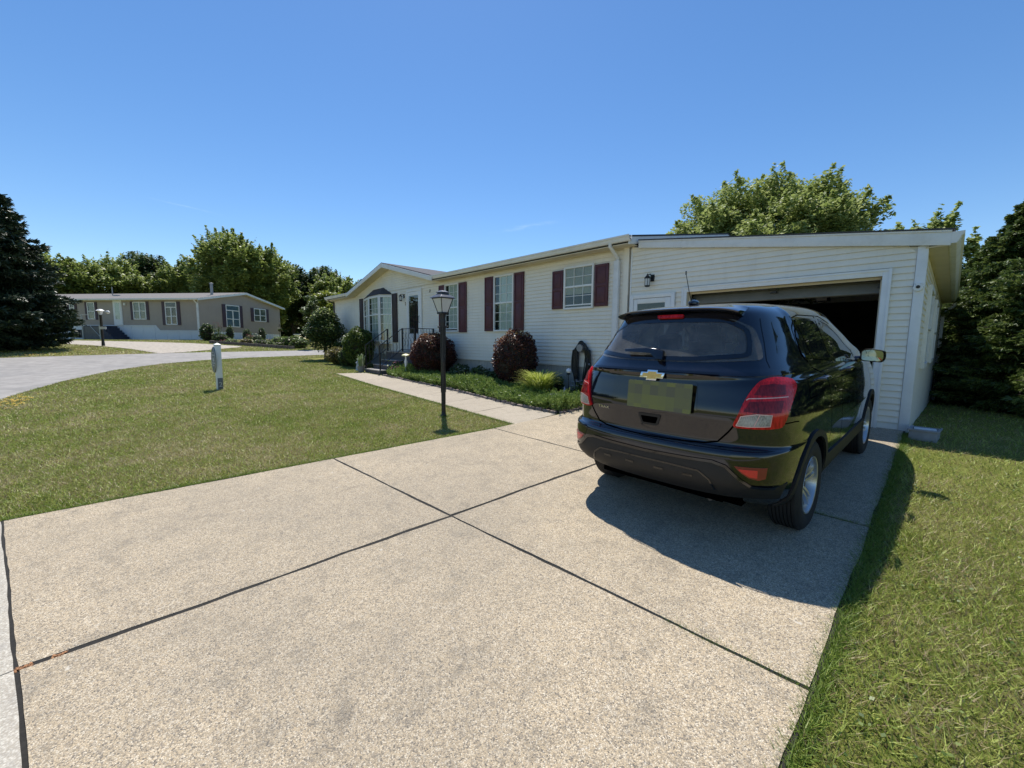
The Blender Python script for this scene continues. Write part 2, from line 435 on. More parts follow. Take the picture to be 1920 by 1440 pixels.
# ================================================================= HOUSE AND GARAGE
YF = 7.81
def siding_mat(name, col):
    m, nt, b = new_mat(name)
    tc = nt.nodes.new('ShaderNodeTexCoord'); v = tc.outputs['Object']
    n1 = noise(nt, 1.3, 6, .7, vec=v)
    mp = nt.nodes.new('ShaderNodeMapping'); mp.inputs['Scale'].default_value = (8, 8, .8); nt.links.new(v, mp.inputs[0])
    n2 = noise(nt, 1.0, 6, .7, vec=mp.outputs[0])
    c = ramp(nt, n1, [(.3, tuple(x * .93 for x in col)), (.7, tuple(min(1, x * 1.05) for x in col))])
    st = ramp(nt, n2, [(.52, (0,) * 3), (.8, (.3,) * 3)])
    c = mix(nt, st, c, tuple(x * .68 for x in col))
    nt.links.new(c, b.inputs['Base Color']); b.inputs['Roughness'].default_value = .5; b.inputs['Specular IOR Level'].default_value = .35
    return m
M_SID = siding_mat('cream_vinyl', (.84, .79, .68))
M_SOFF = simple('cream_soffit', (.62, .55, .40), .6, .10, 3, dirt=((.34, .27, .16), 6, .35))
M_TRIM = simple('white_trim', (.78, .78, .76), .45, .05, 5, dirt=((.5, .48, .42), 3, .25))
M_FASC = simple('white_fascia', (.74, .74, .72), .5, .05, 4, dirt=((.40, .37, .30), 2.2, .4))
M_SHUT = simple('burgundy_shutter', (.088, .021, .027), .5, .25, 7, bmp=.2)
M_SHUTD = simple('dark_shutter', (.045, .028, .026), .55, .2, 7)
M_SHING = simple('dark_shingle', (.06, .06, .068), .9, .35, 14, bmp=.5, bscale=40)
M_SKIRT = simple('skirting_vinyl', (.47, .44, .38), .55, .12, 2, dirt=((.2, .18, .14), 5, .5))
M_BLACK = simple('black_iron', (.012, .012, .013), .4, .3, 20, dirt=((.10, .09, .07), 12, .3))
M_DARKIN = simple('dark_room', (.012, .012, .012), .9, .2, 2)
M_CURT = simple('sheer_curtain', (.74, .75, .70), .9, .1, 3)
M_BLIND = simple('tan_blind', (.48, .42, .30), .9, .15, 3)
M_GLASS = glassmat('window_glass', (.84, .88, .86))
M_PINK = simple('curtain_burgundy', (.10, .03, .05), .9, .2, 4)
M_GALV = simple('grey_metal', (.30, .30, .31), .45, .12, 8, metal=.6)

LAP = .09
def siding(mb, rows_fn, z0, z1, y=YF, out=.021, lap=LAP):
    """lap boards facing -Y. rows_fn(zb, zt) -> list of (xb0, xb1, xt0, xt1)"""
    z = z0
    while z < z1 - .004:
        zt = min(z + lap, z1)
        for xb0, xb1, xt0, xt1 in rows_fn(z, zt):
            if xb1 - xb0 < .01: continue
            m = z + (zt - z) * .16
            xm0 = xb0 + (xt0 - xb0) * .16; xm1 = xb1 + (xt1 - xb1) * .16
            zq = zt + .022 if zt < z1 - .001 else zt
            mb.add([(xb1, y - out + .003, z), (xb0, y - out + .003, z), (xb1, y - out, z + .002), (xb0, y - out, z + .002), (xm1, y - out * .95, m), (xm0, y - out * .95, m),
                    (xt1, y - .0012, zq), (xt0, y - .0012, zq)],
                   [(1, 0, 2, 3), (3, 2, 4, 5), (5, 4, 6, 7)])
        z = zt
def rect_rows(x0, x1, holes=()):
    def f(zb, zt):
        iv = [(x0, x1)]
        for hx0, hx1, hz0, hz1 in holes:
            if zt > hz0 + .02 and zb < hz1 - .02:
                nv = []
                for a, b in iv:
                    if hx1 <= a or hx0 >= b: nv.append((a, b)); continue
                    if hx0 > a: nv.append((a, hx0))
                    if hx1 < b: nv.append((hx1, b))
                iv = nv
        return [(a, b, a, b) for a, b in iv]
    return f

def shutter(parent, x0, x1, z0, z1, mat, y=YF - .022):
    mb = MB(); mb.box(x0, x1, y - .030, y, z0, z1)
    w = x1 - x0; fr = .045; zm = (z0 + z1) / 2
    # stiles, rails and recessed panels
    for a, b in ((x0, x0 + fr), (x1 - fr, x1)): mb.box(a, b, y - .042, y - .030, z0, z1)
    for a, b in ((z0, z0 + fr * 1.5), (zm - fr * .6, zm + fr * .6), (z1 - fr * 1.3, z1)): mb.box(x0 + fr, x1 - fr, y - .0415, y - .030, a, b)
    for a, b in ((z0 + fr * 2.1, zm - fr * 1.2), (zm + fr * 1.2, z1 - fr * 1.9)):
        mb.box(x0 + fr * 1.6, x1 - fr * 1.6, y - .038, y - .030, a, b)
    return mb.build('shutter', mat, parent, bevel=.003)

def window(parent, x0, x1, z0, z1, cols=3, rows=(3, 3), zmid=None, open_gap=.10, y=YF - .023, M=None, curtain='sheer', name='window', fw=.045, muntin=.014):
    """double-hung window: frame thing with pane and curtain as sub-parts (flat on the wall, 4 cm proud)"""
    zm = zmid if zmid else (z0 + z1) / 2
    mb = MB()
    def bx(a, b, c, d, e, f): mb.box(a, b, c, d, e, f, M)
    bx(x0, x0 + fw, y - .05, y, z0, z1); bx(x1 - fw, x1, y - .05, y, z0, z1)
    bx(x0 + fw, x1 - fw, y - .05, y, z1 - fw, z1); bx(x0 + fw, x1 - fw, y - .055, y, z0, z0 + fw)
    bx(x0 + fw, x1 - fw, y - .044, y, zm - .022, zm + .022)
    ix0, ix1 = x0 + fw, x1 - fw
    gap = open_gap
    lz0 = z0 + fw + gap
    if gap: bx(ix0, ix1, y - .030, y - .008, lz0 - .03, lz0)
    for (a, b, n, off) in ((zm + .022, z1 - fw, rows[0], .034), (lz0, zm - .022, rows[1], .026)):
        for i in range(1, cols):
            x = ix0 + (ix1 - ix0) * i / cols; bx(x - muntin / 2, x + muntin / 2, y - off, y - off + .010, a, b)
        for j in range(1, n):
            z = a + (b - a) * j / n; bx(ix0, ix1, y - off - .001, y - off + .009, z - muntin / 2, z + muntin / 2)
    fr = mb.build(name, M_TRIM, parent, bevel=.003)
    g = MB(); g.box(ix0 + .001, ix1 - .001, y - .0215, y - .020, z0 + fw + .001, z1 - fw - .001, M); g.build('pane', M_GLASS, fr)
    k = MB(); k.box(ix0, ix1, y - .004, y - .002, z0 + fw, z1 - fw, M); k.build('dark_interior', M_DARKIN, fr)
    if curtain:
        c = MB(); n = 26; rg = random.Random(int(x0 * 100))
        if curtain == 'sheer': spans = [(ix0 + (ix1 - ix0) * .22, ix1 - .01, z0 + fw + gap, z1 - fw)]
        elif curtain == 'top': spans = [(ix0, ix1, zm - .18 * (z1 - z0), z1 - fw)]
        else: spans = [(ix0 + .005, ix1 - .005, z0 + fw, z1 - fw)]
        for a, b, e, f in spans:
            vs = []
            for i in range(n + 1):
                x = a + (b - a) * i / n; yy = y - .010 + .0045 * math.sin(i * 2.3) + rg.uniform(-.001, .001)
                for zz in (e, f):
                    p = Vector((x, yy, zz)); vs.append(M @ p if M else p)
            c.add(vs, [(2 * i, 2 * i + 2, 2 * i + 3, 2 * i + 1) for i in range(n)])
        c.build('curtain', M_CURT if curtain != 'top' else M_BLIND, fr, smooth=True)
    return fr

house = empty('house', (0, 0, 0), 0, 'long cream single-storey house with burgundy shutters and a small front gable, behind the planting bed', 'house')
HX0, HX1 = -21.95, -4.80
GP = (-15.65, 4.33)   # gable wall peak under the soffit
# ---- front wall
mb = MB()
siding(mb, rect_rows(HX0 + .07, HX1 - .13), .88, 3.43)
def gable_rows(zb, zt):
    def hw(z): return (GP[1] - z) / .245
    return [(GP[0] - hw(zb), GP[0] + hw(zb), GP[0] - max(hw(zt), .01), GP[0] + max(hw(zt), .01))]
siding(mb, gable_rows, 3.43, 4.32)
mb.box(HX0 + .02, HX1 - .02, YF + .001, YF + .12, .9, 3.45)
mb.prism([(GP[0] - 3.6, 3.44), (GP[0] + 3.6, 3.44), (GP[0], 4.33)], YF + .001, YF + .12, 'y')
# ends and rear
for x in (HX0, HX1):
    s = 1 if x == HX1 else -1
    z = .88
    mb.prism([(YF, .88), (17.3, .88), (17.3, 3.45), (12.58, 4.36), (YF, 3.45)], x - .02 if s > 0 else x, x if s > 0 else x + .02, 'x')
    mb.v[-5:] = mb.v[-5:]
mb.box(HX0, HX1, 17.18, 17.3, .88, 3.45)
# left end lap boards
z = .88
while z < 3.4:
    mb.add([(HX0, YF + .0, z), (HX0 - .012, YF, z + .002), (HX0 - .012, 17.3, z + .002), (HX0, 17.3, z), (HX0, YF, z + LAP), (HX0, 17.3, z + LAP)], [(0, 1, 2, 3), (1, 4, 5, 2)]); z += LAP
mb.build('wall', M_SID, house)
mb = MB()
mb.box(HX0 - .015, HX0 + .07, YF - .027, YF + .07, .86, 3.44); mb.box(HX1 - .13, HX1, YF - .027, YF - .001, .86, 3.44)
mb.box(HX0 + .07, HX1 - .13, YF - .016, YF + .01, .855, .882)
split_islands(mb.build('corner_board', M_SID, house, bevel=.004))
# ---- skirting: ribbed
mb = MB(); x = HX0
while x < HX1 - .01:
    zb = Tz(x, YF) - .12
    mb.box(x, x + .045, YF + .012, YF + .03, zb, .857); mb.box(x + .045, x + .075, YF + .022, YF + .04, zb, .857); x += .075
mb.box(HX0 + .02, HX0 + .04, YF + .05, 17.2, -.1, .87)
mb.build('skirting', M_SKIRT, house)
# ---- roof
def slab_roof(mb, pts, t):
    n = len(pts); vs = list(pts) + [(x, y, z - t) for x, y, z in pts]
    mb.add(vs, [tuple(range(n)), tuple(range(n, 2 * n))[::-1]] + [(i, n + i, n + (i + 1) % n, (i + 1) % n) for i in range(n)])
mb = MB(); RZ = lambda y: 3.605 + (y - 7.50) * .187
RX0, RX1 = HX0 - .32, HX1 + .20
for xa, xb, y0 in ((RX0, -19.22, 7.47), (-19.22, -12.08, 7.96), (-12.08, RX1, 7.47)):
    slab_roof(mb, [(xa, y0, RZ(y0)), (xb, y0, RZ(y0)), (xb, 12.58, RZ(12.58)), (xa, 12.58, RZ(12.58))], .035)
slab_roof(mb, [(RX0, 12.58, RZ(12.58)), (RX1, 12.58, RZ(12.58)), (RX1, 17.66, RZ(7.5)), (RX0, 17.66, RZ(7.5))], .035)
# front gable roof
pk = (-15.65, 4.50)
for s in (-1, 1):
    ex = pk[0] + s * 3.72; ez = 3.60
    yb = 7.5 + (4.50 - 3.605) / .187
    slab_roof(mb, [(pk[0], 7.40, pk[1]), (ex, 7.40, ez), (ex, 7.50, ez), (pk[0], yb, pk[1] + .004)], .03)
roof = mb.build('roof', M_SHING, house)
# ---- fascia, soffit, gutter
mb = MB()
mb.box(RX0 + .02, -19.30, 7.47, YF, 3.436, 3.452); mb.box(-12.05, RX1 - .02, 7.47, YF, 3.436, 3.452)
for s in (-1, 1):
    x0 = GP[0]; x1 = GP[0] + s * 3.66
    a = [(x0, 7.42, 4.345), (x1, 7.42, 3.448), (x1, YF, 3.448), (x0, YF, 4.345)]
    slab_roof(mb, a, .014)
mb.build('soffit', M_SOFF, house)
mb = MB()
for s in (-1, 1):   # gable rake boards
    x0, z0 = pk[0], pk[1] - .028; x1, z1 = pk[0] + s * 3.72, 3.572
    poly = [(x0, z0), (x1, z1), (x1, z1 - .155), (x0, z0 - .165)]
    mb.prism(poly if s > 0 else poly[::-1], 7.385, 7.415, 'y')
poly = [(7.46, 3.57), (12.58, RZ(12.58) - .036), (17.6, 3.57), (17.6, 3.42), (12.58, RZ(12.58) - .18), (7.46, 3.42)]
mb.prism(poly, RX1 - .03, RX1 - .005, 'x'); mb.prism(poly, RX0 + .005, RX0 + .03, 'x')
split_islands(mb.build('rake_board', M_FASC, house, bevel=.003))
def gutter(parent, x0, x1, y, z, h=.115, d=.12, name='gutter'):
    prof = [(y, z), (y, z - h), (y - d * .55, z - h), (y - d * .72, z - h * .75), (y - d * .8, z - h * .45), (y - d, z - h * .25), (y - d, z), (y - d + .012, z), (y - d + .012, z - h * .2), (y - d * .7, z - h * .8), (y - .012, z - h * .8), (y - .012, z)]
    mb = MB(); mb.prism(prof, x0, x1, 'x'); return mb.build(name, M_FASC, parent, smooth=True, angle=30)
gutter(house, -12.35, -4.57, 7.50, 3.60); gutter(house, -22.3, -19.25, 7.50, 3.60)
def downspout(parent, x, yt, zt, yb, zb, w=.065, d=.05, side=0):
    mb = MB()
    mb.tube([(x, yt, zt), (x, yt + .01, zt - .07), (x, (yt + yb) / 2, zt - .16), (x, yb, zt - .27), (x, yb, zt - .36)], .038, 8)
    mb.box(x - w, x + w * .9, yb - d, yb + d * .6, zb, zt - .31)
    return mb.build('downspout', M_FASC, parent, bevel=.006)
downspout(house, -5.05, 7.44, 3.50, YF - .06, Tz(-5, YF) + .02)
mb = MB(); mb.box(-22.02, -21.94, YF - .085, YF - .03, .5, 3.35); mb.tube([(-21.98, 7.44, 3.5), (-21.98, 7.55, 3.38), (-21.98, YF - .05, 3.3)], .03, 8)
mb.build('downspout', M_SHUTD, house)
# ---- windows and shutters
window(house, -6.54, -5.665, 2.22, 3.225, 3, (2, 2), 2.75, .07, curtain='top')
window(house, -9.17, -8.335, 1.725, 3.305, 3, (3, 3), 2.53, .0)
window(house, -11.71, -10.93, 1.74, 3.30, 3, (3, 3), 2.53, .07)
for a, b, c, d in ((-6.915, -6.575, 2.25, 3.175), (-5.635, -5.285, 2.25, 3.18), (-9.59, -9.20, 1.74, 3.31), (-8.305, -7.945, 1.74, 3.30), (-12.075, -11.74, 1.73, 3.30), (-10.90, -10.52, 1.72, 3.285)):
    shutter(house, a, b, c, d, M_SHUT)
for a, b, c, d in ((-18.74, -18.38, 1.40, 3.305), (-15.52, -15.12, 1.36, 3.295)): shutter(house, a, b, c, d, M_SHUTD)
# ---- bow window
bay_o = empty('bow_window'); bay_o.parent = house
bay = MB(); BP = [(-18.32, YF), (-17.09, 7.50), (-15.97, 7.43), (-15.56, YF)]
bay.prism(BP[::-1], 1.30, 1.38, 'z'); bay.prism(BP[::-1], 3.23, 3.29, 'z')
split_islands(bay.build('window_board', M_TRIM, bay_o))
for i, (cols, rows) in enumerate((((2), (3, 3)), (3, (3, 3)), (3, (3, 3)))):
    p, q = Vector((*BP[i], 0)), Vector((*BP[i + 1], 0)); d = (q - p); L = d.length; ang = math.atan2(d.y, d.x)
    Mx = Matrix.Translation(p) @ Matrix.Rotation(ang, 4, 'Z')
    fr = window(bay_o, .0, L, 1.38, 3.23, cols, rows, 2.48, 0, y=0.0, M=Mx, name='sash', fw=.055)
    for ch in list(fr.children):      # keep to three levels: pane and curtain join the bow window
        ch.parent = bay_o
mb = MB()   # shingled hip over the bow window
top = [(-17.35, YF - .01, 3.60), (-16.35, YF - .01, 3.63)]
e = [(-18.38, YF - .01, 3.285), (-17.12, 7.44, 3.285), (-15.93, 7.37, 3.285), (-15.50, YF - .01, 3.285)]
mb.add(e + top, [(0, 1, 4), (1, 2, 5, 4), (2, 3, 5), (3, 2, 1, 0), (0, 4, 5, 3)])
mb.build('bow_roof', M_SHING, house)
# ---- entrance door
def door(parent, x0, x1, z0, z1, gx0, gx1, gz0, gz1, curtain=True, y=YF - .022):
    mb = MB(); w = .075
    mb.box(x0, x0 + w, y - .045, y, z0, z1); mb.box(x1 - w, x1, y - .045, y, z0, z1); mb.box(x0 + w, x1 - w, y - .045, y, z1 - w, z1)
    mb.box(x0 + w, x1 - w, y - .03, y + .01, z0, z0 + .04)
    a, b, c, d = x0 + w + .008, x1 - w - .008, z0 + .045, z1 - w - .008
    mb.box(a, gx0, y - .034, y - .004, c, d); mb.box(gx1, b, y - .034, y - .004, c, d)
    mb.box(gx0, gx1, y - .034, y - .004, gz1, d); mb.box(gx0, gx1, y - .034, y - .004, c, gz0)
    o = mb.build('door', M_TRIM, parent, bevel=.003)
    g = MB(); g.box(gx0, gx1, y - .024, y - .021, gz0, gz1); g.build('pane', M_GLASS, o)
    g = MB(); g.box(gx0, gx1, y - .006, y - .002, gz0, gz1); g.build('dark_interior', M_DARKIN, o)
    return o
dr = door(house, -14.30, -13.225, 1.08, 3.325, -14.16, -13.46, 1.70, 3.11)
mb = MB()
for i in range(5):
    x = -14.02 + i * .13; mb.box(x, x + (.05 if i % 2 else .03), YF - .036, YF - .032, 1.71, 3.10)
mb.build('curtain', M_PINK, dr)
mb = MB(); mb.box(-14.16, -13.46, YF - .044, YF - .036, 2.38, 2.40)
mb.tube([(-13.385, YF - .05, 2.10), (-13.385, YF - .10, 2.12), (-13.385, YF - .10, 2.32), (-13.385, YF - .05, 2.34)], .011, 6); mb.box(-13.41, -13.36, YF - .055, YF - .046, 2.05, 2.40)
mb.build('handle', M_BLACK, dr)
def wall_lantern(parent, x, z, h, name='wall_lantern', y=YF - .012, s=1.0, round_=False):
    mb = MB(); w = .055 * s; yc = y - .13 * s
    mb.box(x + .01, x + .085 * s, y - .025, y, z + h * .45, z + h * .95)                 # back plate
    mb.tube([(x + .045 * s, y - .02, z + h * .78), (x + .03 * s, y - .08 * s, z + h * .98), (x, yc, z + h * .88)], .010, 6)
    mb.lathe([(.004, z + h), (.018 * s, z + h * .93), (.02 * s, z + h * .88), (w * 1.25, z + h * .68), (w * 1.3, z + h * .64), (w * .9, z + h * .62)], 6, (x, yc, 0))
    for k in range(6):
        a = 2 * math.pi * k / 6; px, py = x + w * math.cos(a), yc + w * math.sin(a)
        mb.tube([(px, py, z + .03), (px * 1.0, py, z + h * .64)], .005, 5)
    mb.lathe([(w * .5, z), (w * 1.05, z + .012), (w * 1.08, z + .03), (w * .8, z + .034)], 6, (x, yc, 0))
    o = mb.build(name, M_BLACK, parent)
    g = MB(); g.lathe([(w * .93, z + .034), (w * .93, z + h * .62)], 6, (x, yc, 0)); g.build('lamp_glass', M_LAMPG, o)
    return o
M_LAMPG = simple('frosted_glass', (.55, .57, .56), .25, .08, 10)
wall_lantern(house, -14.62, 2.95, .27)
vs, fs = text_verts('2', .17, .004)
Mt = Matrix.Translation((-14.47, YF - .022, 2.84)) @ Matrix.Rotation(rad(90), 4, 'X')
mb = MB(); mb.add([Mt @ v for v in vs], fs); mb.build('house_number', M_BLACK, house)
mb = MB(); mb.box(-12.70, -12.675, YF - .03, YF - .01, 3.14, 3.24); mb.box(-12.70, -12.66, YF - .06, YF - .03, 3.14, 3.155); mb.build('flag_bracket', M_BLACK, house)

# ================================================================= GARAGE
garage = empty('attached_garage', (0, 0, 0), 0, 'cream attached garage with its overhead door raised, in front of the black car', 'garage')
GX0, GX1 = -4.75, -.345
OX0, OX1, OZ1 = -3.51, -.76, 2.405
DX0, DX1, DZ1 = -4.745, -3.746, 2.425
GB = 18.3
def ftop(x): return 3.385 + (x + 4.6) * (-.1485)      # underside of the fascia
zg = .262
mb = MB()
def grow(zb, zt):
    iv = rect_rows(GX0, GX1 - .09, ((-3.605, -.67, 0, 2.49), (DX0, DX1, 0, DZ1)))(zb, zt); out = []
    for a, b, _, _ in iv:
        xb = -4.6 + (zb - 3.385) / -.1485; xt = -4.6 + (zt - 3.385) / -.1485
        if xb <= a: continue
        out.append((a, min(b, xb), a, max(a + .001, min(b, xt))))
    return out
siding(mb, grow, zg, 3.42)
# structural leaves behind the boards
mb.prism([(GX0, DZ1), (GX1 - .02, DZ1), (GX1 - .02, ftop(GX1)), (GX0, ftop(GX0))], YF + .001, YF + .12, 'y')
mb.box(OX1 + .06, GX1 - .02, YF + .001, YF + .12, zg - .2, DZ1); mb.box(DX1 - .02, OX0 - .06, YF + .001, YF + .12, zg - .2, DZ1)
# side wall facing +X
z = zg - .35
sx = GX1
while z < 2.70:
    zt = min(z + LAP, 2.70)
    gy0 = YF
    mb.add([(sx, YF, z), (sx + .012, YF, z + .002), (sx + .012, GB, z + .002), (sx, GB, z), (sx, YF, zt), (sx, GB, zt)], [(3, 2, 1, 0), (2, 5, 4, 1)])
    z = zt
mb.box(sx - .10, sx - .001, YF + .12, GB, -.6, 2.72)
mb.box(GX0, sx, GB - .1, GB, -.6, 3.3)
mb.box(GX0 + .0, GX0 + .06, YF + .12, GB - .1, .1, 3.3)
mb.build('wall', M_SID, garage)
mb = MB()
mb.box(GX1 - .085, GX1 + .020, YF - .029, YF - .001, zg - .03, ftop(GX1) + .01); mb.box(GX1 + .0005, GX1 + .022, YF - .001, YF + .085, zg - .05, 2.70)
mb.box(GX0 - .0, GX0 + .03, YF - .028, YF - .001, zg, 3.40)
split_islands(mb.build('corner_board', M_TRIM, garage, bevel=.004))
# fascia, roof, soffit, gutter
mb = MB(); x0, x1 = -4.56, -.13
poly = [(x0, ftop(x0)), (x1, ftop(x1)), (x1, ftop(x1) + .165), (x0, ftop(x0) + .120)]
mb.prism(poly, 7.735, 7.765, 'y')
mb.prism([(x0, ftop(x0) + .1205), (x1, ftop(x1) + .1655), (x1, ftop(x1) + .19), (x0, ftop(x0) + .145)], 7.722, 7.765, 'y')
mb.box(x1 - .02, x1, 7.766, GB + .1, 2.745, 2.90)
mb.build('fascia', M_FASC, garage, bevel=.002)
mb = MB()
za, zb_ = ftop(x0) + .146, ftop(x1) + .191
slab_roof(mb, [(x0 + .0, 7.712, za + .02), (x1 + .03, 7.712, zb_ + .016), (x1 + .03, GB + .15, zb_ + .016), (x0, GB + .15, za + .02)], .018)
mb.build('roof', M_SHING, garage)
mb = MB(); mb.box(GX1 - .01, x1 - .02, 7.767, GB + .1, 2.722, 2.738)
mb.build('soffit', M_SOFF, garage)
mb = MB()
prof = [(x1, 2.885), (x1, 2.745), (x1 + .05, 2.745), (x1 + .075, 2.78), (x1 + .088, 2.83), (x1 + .115, 2.855), (x1 + .115, 2.888), (x1 + .103, 2.888), (x1 + .07, 2.79), (x1 + .012, 2.765), (x1 + .012, 2.885)]
mb.prism(prof, 7.74, GB + .08, 'y')
mb.prism([(x1, 2.885), (x1, 2.745), (x1 + .05, 2.745), (x1 + .088, 2.83), (x1 + .115, 2.888)], 7.732, 7.742, 'y')
mb.build('gutter', M_FASC, garage, smooth=True, angle=30)
mb = MB()
mb.tube([(x1 + .06, GB - .1, 2.75), (x1 + .05, GB - .1, 2.62), (x1 - .10, GB - .1, 2.50), (GX1 + .055, GB - .1, 2.42), (GX1 + .055, GB - .1, 2.3)], .04, 8)
mb.box(GX1 + .015, GX1 + .09, GB - .15, GB - .04, -.25, 2.35)
mb.build('downspout', M_FASC, garage, bevel=.005)
# opening: white casing, beige jambs
mb = MB(); c0, c1 = -3.605, -.67; ct = 2.49
def casing(mb, x0, x1, zt, w, y=YF - .022, z0=.22):
    mb.box(x0, x0 + w, y - .024, y, z0, zt); mb.box(x1 - w, x1, y - .024, y, z0, zt); mb.box(x0 + w, x1 - w, y - .024, y, zt - w, zt)
    mb.box(x0 - .012, x0 + .02, y - .034, y + .001, z0, zt + .012); mb.box(x1 - .02, x1 + .012, y - .034, y + .001, z0, zt + .012); mb.box(x0 + .02, x1 - .02, y - .034, y + .001, zt - .02, zt + .012)
casing(mb, c0, c1, ct, .085)
mb.build('door_casing', M_TRIM, garage, bevel=.003)
mb = MB(); mb.box(OX0 - .03, OX0, YF - .012, YF + .15, .2, OZ1); mb.box(OX1, OX1 + .03, YF - .012, YF + .15, .2, OZ1); mb.box(OX0 - .03, OX1 + .03, YF - .012, YF + .15, OZ1, OZ1 + .03)
mb.box(OX0, OX0 + .02, YF + .06, YF + .10, .2, OZ1 - .02); mb.box(OX1 - .02, OX1, YF + .06, YF + .10, .2, OZ1 - .02); mb.box(OX0, OX1, YF + .06, YF + .10, OZ1 - .035, OZ1 - .001)
mb.build('door_jamb', M_SOFF, garage)
# raised sectional door
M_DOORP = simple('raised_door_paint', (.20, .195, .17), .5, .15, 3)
god = MB(); y = 8.02
segs = [((8.02, 2.18), (8.10, 2.335)), ((8.12, 2.35), (8.55, 2.375)), ((8.57, 2.375), (9.02, 2.38)), ((9.04, 2.38), (9.5, 2.385)), ((9.52, 2.385), (9.98, 2.39))]
for (ya, za_), (yb_, zb2) in segs:
    n = Vector((0, -(zb2 - za_), yb_ - ya)).normalized() * .035
    god.prism([(ya, za_), (yb_, zb2), (yb_ + n.y, zb2 + n.z), (ya + n.y, za_ + n.z)], OX0 - .02, OX1 + .02, 'x')
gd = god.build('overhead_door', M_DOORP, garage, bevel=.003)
mb = MB(); mb.box(-2.18, -2.10, 7.99, 9.9, 2.30, 2.33); mb.box(-2.2, -2.08, 8.04, 8.12, 2.19, 2.31)
for x in (OX0 + .04, OX1 - .04): mb.box(x - .02, x + .02, 8.0, 10.4, 2.27, 2.30)
split_islands(mb.build('door_track', M_BLACK, gd))
mb = MB(); mb.box(-2.2, -2.0, 11.4, 11.8, 2.42, 2.60); mb.build('door_opener', M_GALV, garage)
# floor and interior
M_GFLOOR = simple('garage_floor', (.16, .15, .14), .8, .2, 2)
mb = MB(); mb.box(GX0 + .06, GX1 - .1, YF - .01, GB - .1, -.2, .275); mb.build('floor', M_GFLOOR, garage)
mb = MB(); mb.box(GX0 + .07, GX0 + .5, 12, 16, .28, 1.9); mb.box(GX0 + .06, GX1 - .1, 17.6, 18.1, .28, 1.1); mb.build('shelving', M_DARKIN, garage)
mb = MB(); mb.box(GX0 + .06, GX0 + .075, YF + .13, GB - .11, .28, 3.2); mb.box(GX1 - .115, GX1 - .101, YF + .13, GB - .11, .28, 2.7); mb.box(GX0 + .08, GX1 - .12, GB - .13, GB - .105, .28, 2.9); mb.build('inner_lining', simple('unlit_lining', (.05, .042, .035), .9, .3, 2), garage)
# small door beside the opening
d2 = door(garage, DX0 + .035, DX1, .27, DZ1, -4.545, -3.94, 1.30, 2.245)
mb = MB()
for i in range(3): mb.box(-4.56 + i * .055, -4.53 + i * .055, YF - .050, YF - .046, 2.285, 2.297)
split_islands(mb.build('door_label', M_BLACK, d2))
wall_lantern(garage, -4.29, 2.56, .265, s=1.0)
# flood light with sensor on the corner board
mb = MB(); mb.lathe([(.0, -.05), (.045, -.05), (.05, -.045), (.05, .0)], 16, (0, 0, 0), 'y')
mb.v = [(x - .385, y + YF - .026, z + 2.215) for x, y, z in mb.v]
mb.box(-.42, -.35, YF - .07, YF - .03, 2.262, 2.275)
o = mb.build('security_light', M_TRIM, garage, smooth=True)
mb = MB(); mb.lathe([(.0, -.012), (.018, -.010), (.022, 0)], 12, (0, 0, 0), 'y'); mb.v = [(x - .385, y + YF - .077, z + 2.222) for x, y, z in mb.v]
mb.box(-.437, -.415, YF - .06, YF - .035, 2.224, 2.238); mb.box(-.352, -.335, YF - .06, YF - .035, 2.214, 2.226)
mb.build('sensor_lens', M_BLACK, o, smooth=True)
# side windows facing +X
for y0, y1 in ((9.1, 10.4), (12.2, 13.6)):
    mb = MB(); X = GX1 + .012
    for a, b, c, d in ((y0, y0 + .07, 1.08, 2.38), (y1 - .07, y1, 1.08, 2.38), (y0 + .07, y1 - .07, 2.31, 2.38), (y0 + .07, y1 - .07, 1.08, 1.15), (y0 + .07, y1 - .07, 1.70, 1.74)):
        mb.box(X - .01, X + .045, a, b, c, d)
    w = mb.build('window', M_TRIM, garage, bevel=.003)
    mb = MB(); mb.box(X + .012, X + .016, y0 + .07, y1 - .07, 1.15, 2.31); mb.build('pane', M_GLASS, w)
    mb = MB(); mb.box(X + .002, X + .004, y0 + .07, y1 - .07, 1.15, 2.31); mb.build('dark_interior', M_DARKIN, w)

# ================================================================= PORCH STEPS with iron railing
M_STEP = simple('grey_step_concrete', (.085, .078, .078), .85, .2, 6, bmp=.3, dirt=((.05, .045, .045), 5, .5))
M_TREAD = simple('step_tread', (.30, .28, .25), .85, .15, 8, bmp=.3)
steps = empty('porch_steps', (-13.6, 6.9, Tz(-13.6, 6.9)), 0, 'dark porch steps with black iron railing, rising from the walk to the white entrance door', 'steps')
sz = Tz(-13.7, 6.3); ox, oy, oz = steps.location
def SL(mb): mb.v = [(x - ox, y - oy, z - oz) for x, y, z in mb.v]; return mb
LV = [(.255, 6.12), (.42, 6.45), (.585, 6.76), (.75, 7.05)]
mb = MB(); tr = MB(); hx0, hx1 = -14.40, -13.22
yy = [6.10, 6.42, 6.74, 7.06]; zz = [.42, .58, .74, .90]
for y, z in zip(yy, zz):
    mb.box(hx0, hx1, y, YF - .03, z - .16, z - .03); tr.box(hx0 - .01, hx1 + .01, y - .02, YF - .03, z - .03, z)
mb.box(hx0 - .02, hx1 + .02, 6.115, YF - .03, .1, .262)
